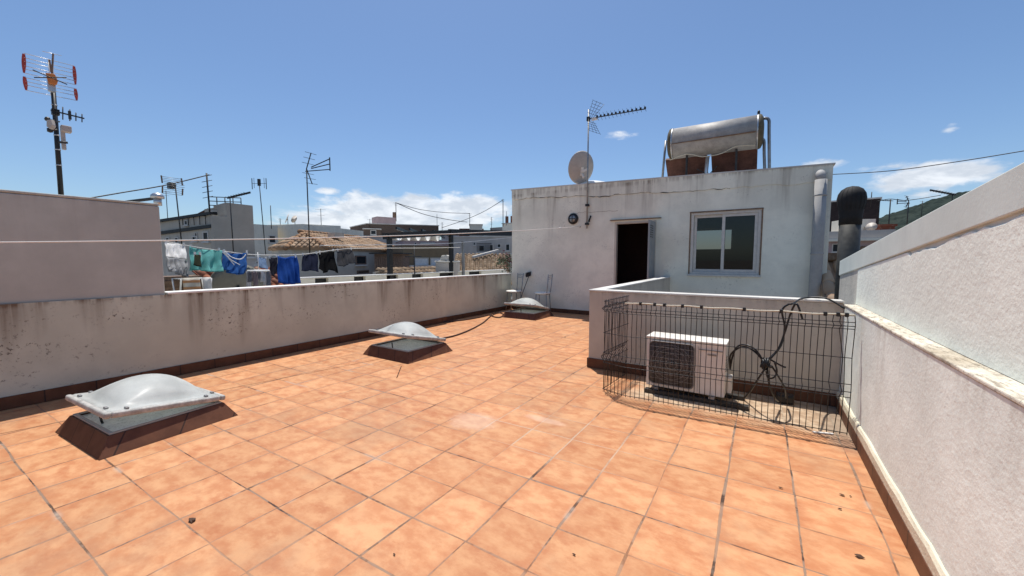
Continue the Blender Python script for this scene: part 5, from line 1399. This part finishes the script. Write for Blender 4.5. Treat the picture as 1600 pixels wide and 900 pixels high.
# foreground tile roof edge below the garage
a = at(572, 433, 15.5); b = at(682, 423, 18.5)
t = thing('tiled_roof', 'mossy clay tile roof edge below the plank shed', 'roof', (a.x, a.y, -.5))
uu = b-a; uu.z = 0; nrm_ = uu.normalized().cross(Vector((0, 0, 1)))
rid0 = at(587, 420, 18.6)
tiled('tiles', Vector((rid0.x, rid0.y, rid0.z)), uu, nrm_*1.0+Vector((0, 0, -.30)), uu.length*1.05, 2.6, M['mosstile'], t, .26, .40, .06, 4)
MB().para(Vector((rid0.x, rid0.y, -9)), uu*1.05, -nrm_*.2, Vector((0, 0, rid0.z+9-.15))).build('wall', M['cream'], t, True)
# stone chimney with rounded cap
p = at(700, 426, 17)
t = thing('stone_chimney', 'broad pale rendered chimney with rounded top behind the right pergola post', 'chimney', (p.x, p.y, -1.5), YAW)
zc = zat(700, 410, 17)+1.5; hw2 = 19/600*17*.86
MB().box((-hw2, -.4, 0), (hw2, .4, zc)).build('stack', M['rwall'], t, bevel=.03)
MB().box((-hw2-.04, -.44, zc+.002), (hw2*.95+.04, .44, zc+.07)).prism([(-hw2*.65, -.35, zc+.07), (hw2*.35, -.35, zc+.07), (hw2*.3, -.35, zc+.26), (0, -.35, zc+.32), (-hw2*.45, -.35, zc+.30)], (0, .7, 0)).build('cap', M['wellcop'], t, bevel=.03)
# big foreground tile roof
o = at(712, 397, 25); e_ = at(800, 418, 21)
t = thing('tiled_roof', 'broad weathered clay tile roof sloping down left of the house corner', 'roof', (o.x, o.y, 0))
uu = at(790, 402, 25)-o; uu.z = 0; nrm_ = uu.normalized().cross(Vector((0, 0, 1)))
tiled('tiles', o, uu, nrm_+Vector((0, 0, -.30)), uu.length*1.0, 5.6, M['mosstile'], t, .24, .38, .06, 14)
MB().para(Vector((o.x, o.y, -9)), uu, -nrm_*.3, Vector((0, 0, o.z+9-.1))).build('wall', M['cream'], t, True)
MB().bar(o+uu*.35+nrm_*1.4+Vector((0, 0, -.2)), o+uu*.85+Vector((0, 0, .25)), .18, .12).build('verge', M['wellcop'], t, True)
# shrub
p = at(795, 424, 14.5)
def shrub(p, label):
    t = thing('potted_shrub', label, 'plant', (p.x, p.y, -.25))
    MB().tube([(0, 0, 0), (.02, 0, .6), (0, .05, p.z+.55)], [.04, .03, .012], 6).build('trunk', M['bark'], t)
    r = random.Random(12)
    for nm, m, n in (('foliage', 'leaf', 900), ('flowers', 'leafred', 260)):
        mb = MB()
        cl = [(Vector((r.gauss(0, .28), r.gauss(0, .28), p.z+.45+r.uniform(-.15, .42))), r.uniform(.1, .22)) for _ in range(12)]
        for k in range(n):
            c, rad = r.choice(cl); q = c+Vector((r.gauss(0, 1), r.gauss(0, 1), r.gauss(0, 1)))*rad*.6
            a = Vector((r.uniform(-1, 1), r.uniform(-1, 1), r.uniform(-.6, 1))).normalized(); b = a.orthogonal(); s = r.uniform(.02, .045)
            mb.add([q-a*s, q+b*s*.5, q+a*s, q-b*s*.5], [(0, 1, 2, 3)])
        mb.build(nm, M[m], t)['kind'] = 'stuff'
    MB().lathe([(.14, 0), (.2, .3), (.21, .32)], n=14).build('pot', M['redtile'], t)
shrub(p, 'dark leafy shrub with reddish tips by the house corner')

# brown penthouse and distant row
t, ln, zt, zt1 = building('brown_penthouse', 'broad brown brick penthouse with a small white box on its roof', 575, 686, 52, 56, 350, 7, M['brown'], ytop1=353, cat='building')
MB().box((2.0, 2, zt+.1), (4.6, 4, zt+1.25)).build('stair_box', M['pink'], t); MB().box((4.3, 2, zt+1.25), (4.6, 2.4, zt+2.0)).build('chimney', M['rust'], t)
building('brown_wing', 'lower brown brick wing at the left foot of the penthouse', 569, 596, 51, 51, 358, 6, M['brown'], [(580, 589, 360, 367)])
building('grey_terrace_house', 'long low greyish house under the brown penthouse', 548, 640, 47, 48, 369, 6, M['rwall'], [(571, 577, 374, 380), (604, 610, 373, 379)])
building('pale_house', 'pale house behind the scalloped shade cloth', 632, 704, 40, 41, 375, 6, M['pink'], [(648, 651, 379, 382), (657, 680, 378.5, 380)])
t, ln, zt, _ = building('white_terrace_house', 'white house with balcony doors right of the pergola post', 706, 802, 38, 36, 371, 8, M['rwall'], [(740, 743, 379, 383), (748, 757, 383, 393), (777, 783, 381, 387), (790, 797, 381, 392), (765, 771, 382, 392)])
mb = MB(); bx0, bx1 = ln*.45, ln*.68; bz = zat(760, 393, 37)+9
for k in range(18): mb.tube([(bx0+(bx1-bx0)*k/17, -.5, bz), (bx0+(bx1-bx0)*k/17, -.5, bz+.75)], .018, 4)
for z in (0, .75): mb.tube([(bx0, -.5, bz+z), (bx1, -.5, bz+z)], .03, 4)
mb.build('railing', M['darkmet'], t); MB().box((bx0-.1, -.6, bz-.15), (bx1+.1, -.001, bz-.03)).build('balcony', M['wellcop'], t)
building('low_white_house', 'low white house wall directly left of the house corner', 766, 803, 30, 29, 398, 5, M['white'])
building('red_parapet_house', 'distant house with brick-red parapet above the pergola', 718, 756, 66, 66, 357, 6, M['redtile'], coping=False)
building('white_stair_box', 'small white stair box with two dark chimney stubs on the distant roofs', 734, 754, 64, 64, 351, 3, M['white'])
building('grey_roof_house', 'grey distant house on the skyline left of the tall cable pole', 766, 786, 68, 66, 356, 6, M['greyblk'], coping=False)
t, ln, zt, _ = building('white_corner_house', 'distant white house touching the house corner with two red chimneys', 785, 806, 48, 47, 350, 6, M['white'])
for x in (.25, 1.0): MB().box((x, .3, zt+.1), (x+.28, .6, zt+.95)).build('chimney', M['redtile'], t)
building('far_row_house', 'faint pale row house on the skyline behind the penthouse', 690, 722, 75, 75, 362, 6, M['rwall'])
building('dark_roof_house', 'low dark-roofed house at the right end of the hall', 530, 552, 55, 55, 366, 5, M['brown'])
building('rear_house', 'plain white house wall seen under the washing behind the lean-to', 385, 445, 26, 24, 404, 6, M['rwall'], [(400, 409, 408, 413)])

# ================================================================== SKY, SUN, CAMERA
SUN_EL, SUN_AZ = 73.0, -43.0           # azimuth measured from +Y towards +X
sd = Vector((math.sin(R(SUN_AZ))*math.cos(R(SUN_EL)), math.cos(R(SUN_AZ))*math.cos(R(SUN_EL)), math.sin(R(SUN_EL))))
W = bpy.data.worlds.new('World'); sc.world = W; W.use_nodes = True
nt = W.node_tree; nt.nodes.clear()
class WG(G):
    def __init__(s): s.t = nt
g = WG()
out = g.n('ShaderNodeOutputWorld'); bg = g.n('ShaderNodeBackground'); bg.inputs['Strength'].default_value = SKY_STRENGTH
sky = g.n('ShaderNodeTexSky', sky_type='NISHITA'); sky.sun_disc = False; sky.sun_elevation = R(SUN_EL); sky.sun_rotation = R(SUN_AZ)
sky.altitude = 50; sky.air_density = 1.0; sky.dust_density = .8; sky.ozone_density = 2.2
d = g.n('ShaderNodeTexCoord').outputs['Generated']; x, y, z = g.sep(d)
az = g.math('ARCTAN2', x, y); el = g.math('ARCSINE', z)
def dir_of(px, py):
    r = ray(px, py).normalized(); return math.atan2(r.x, r.y), math.asin(r.z)
# clouds: drifting banks low over the town; each bank is an elliptical region filled by fractal noise
mask = None
for (px, py, wx, wy, s_) in CLOUDS:
    a0, e0 = dir_of(px, py); a1, _ = dir_of(px+wx, py); _, e1 = dir_of(px, py-wy)
    q = g.math('ADD', g.math('POWER', g.math('DIVIDE', g.math('SUBTRACT', az, a0), a1-a0), 2.0), g.math('POWER', g.math('DIVIDE', g.math('SUBTRACT', el, e0), e1-e0), 2.0))
    m = g.math('MULTIPLY', g.math('SUBTRACT', 1.0, q, clamp=True), s_)
    mask = m if mask is None else g.math('MAXIMUM', mask, m)
cv = g.scale(d, (1, 1, 2.6))
wn = g.n('ShaderNodeTexNoise'); g.put(wn.inputs['Vector'], cv); wn.inputs['Scale'].default_value = 5; wn.inputs['Detail'].default_value = 3
wv = g.n('ShaderNodeVectorMath', operation='MULTIPLY_ADD'); g.put(wv.inputs[0], wn.outputs['Color']); wv.inputs[1].default_value = (.09, .09, .05); g.put(wv.inputs[2], cv)
n1 = g.noise(wv.outputs[0], 15.0, 10, .60)
dens = g.step(g.math('ADD', g.math('MULTIPLY', mask, .55), n1), .72, 1.02)
shade = g.step(g.noise(wv.outputs[0], 17.0, 6, .6), .35, .65)
lit = g.mix(g.math('MULTIPLY', shade, .7), CLOUD_LO, CLOUD_HI)
tint_sky = g.mix(1.0, sky.outputs[0], SKY_TINT, 'MULTIPLY')
col = g.mix(g.math('MULTIPLY', dens, .9), tint_sky, lit)
nt.links.new(col, bg.inputs['Color']); nt.links.new(bg.outputs[0], out.inputs['Surface'])

sl = bpy.data.lights.new('sun', 'SUN'); sl.energy = SUN_STRENGTH; sl.angle = R(.53); sl.color = (1.0, .955, .88)
so = bpy.data.objects.new('sun', sl); COL.objects.link(so); so.rotation_euler = sd.to_track_quat('Z', 'Y').to_euler(); so.location = sd*40

cam = bpy.data.cameras.new('camera'); co = bpy.data.objects.new('camera', cam); COL.objects.link(co)
cam.sensor_width = 36; cam.lens = 13.5; cam.clip_start = .05; cam.clip_end = 9000
co.location = CAM; co.rotation_euler = (R(90)-PITCH, 0, YAW); sc.camera = co
sc.render.engine = 'CYCLES'; sc.render.resolution_x = 1024; sc.render.resolution_y = 576
sc.cycles.max_bounces = 8; sc.cycles.diffuse_bounces = 4; sc.cycles.glossy_bounces = 4; sc.cycles.transparent_max_bounces = 12
sc.cycles.use_denoising = True; sc.cycles.sample_clamp_indirect = 6.0
vs = sc.view_settings; vs.view_transform = 'Standard'; vs.look = 'None'; vs.exposure = EXPOSURE; vs.gamma = 1; vs.use_curve_mapping = False
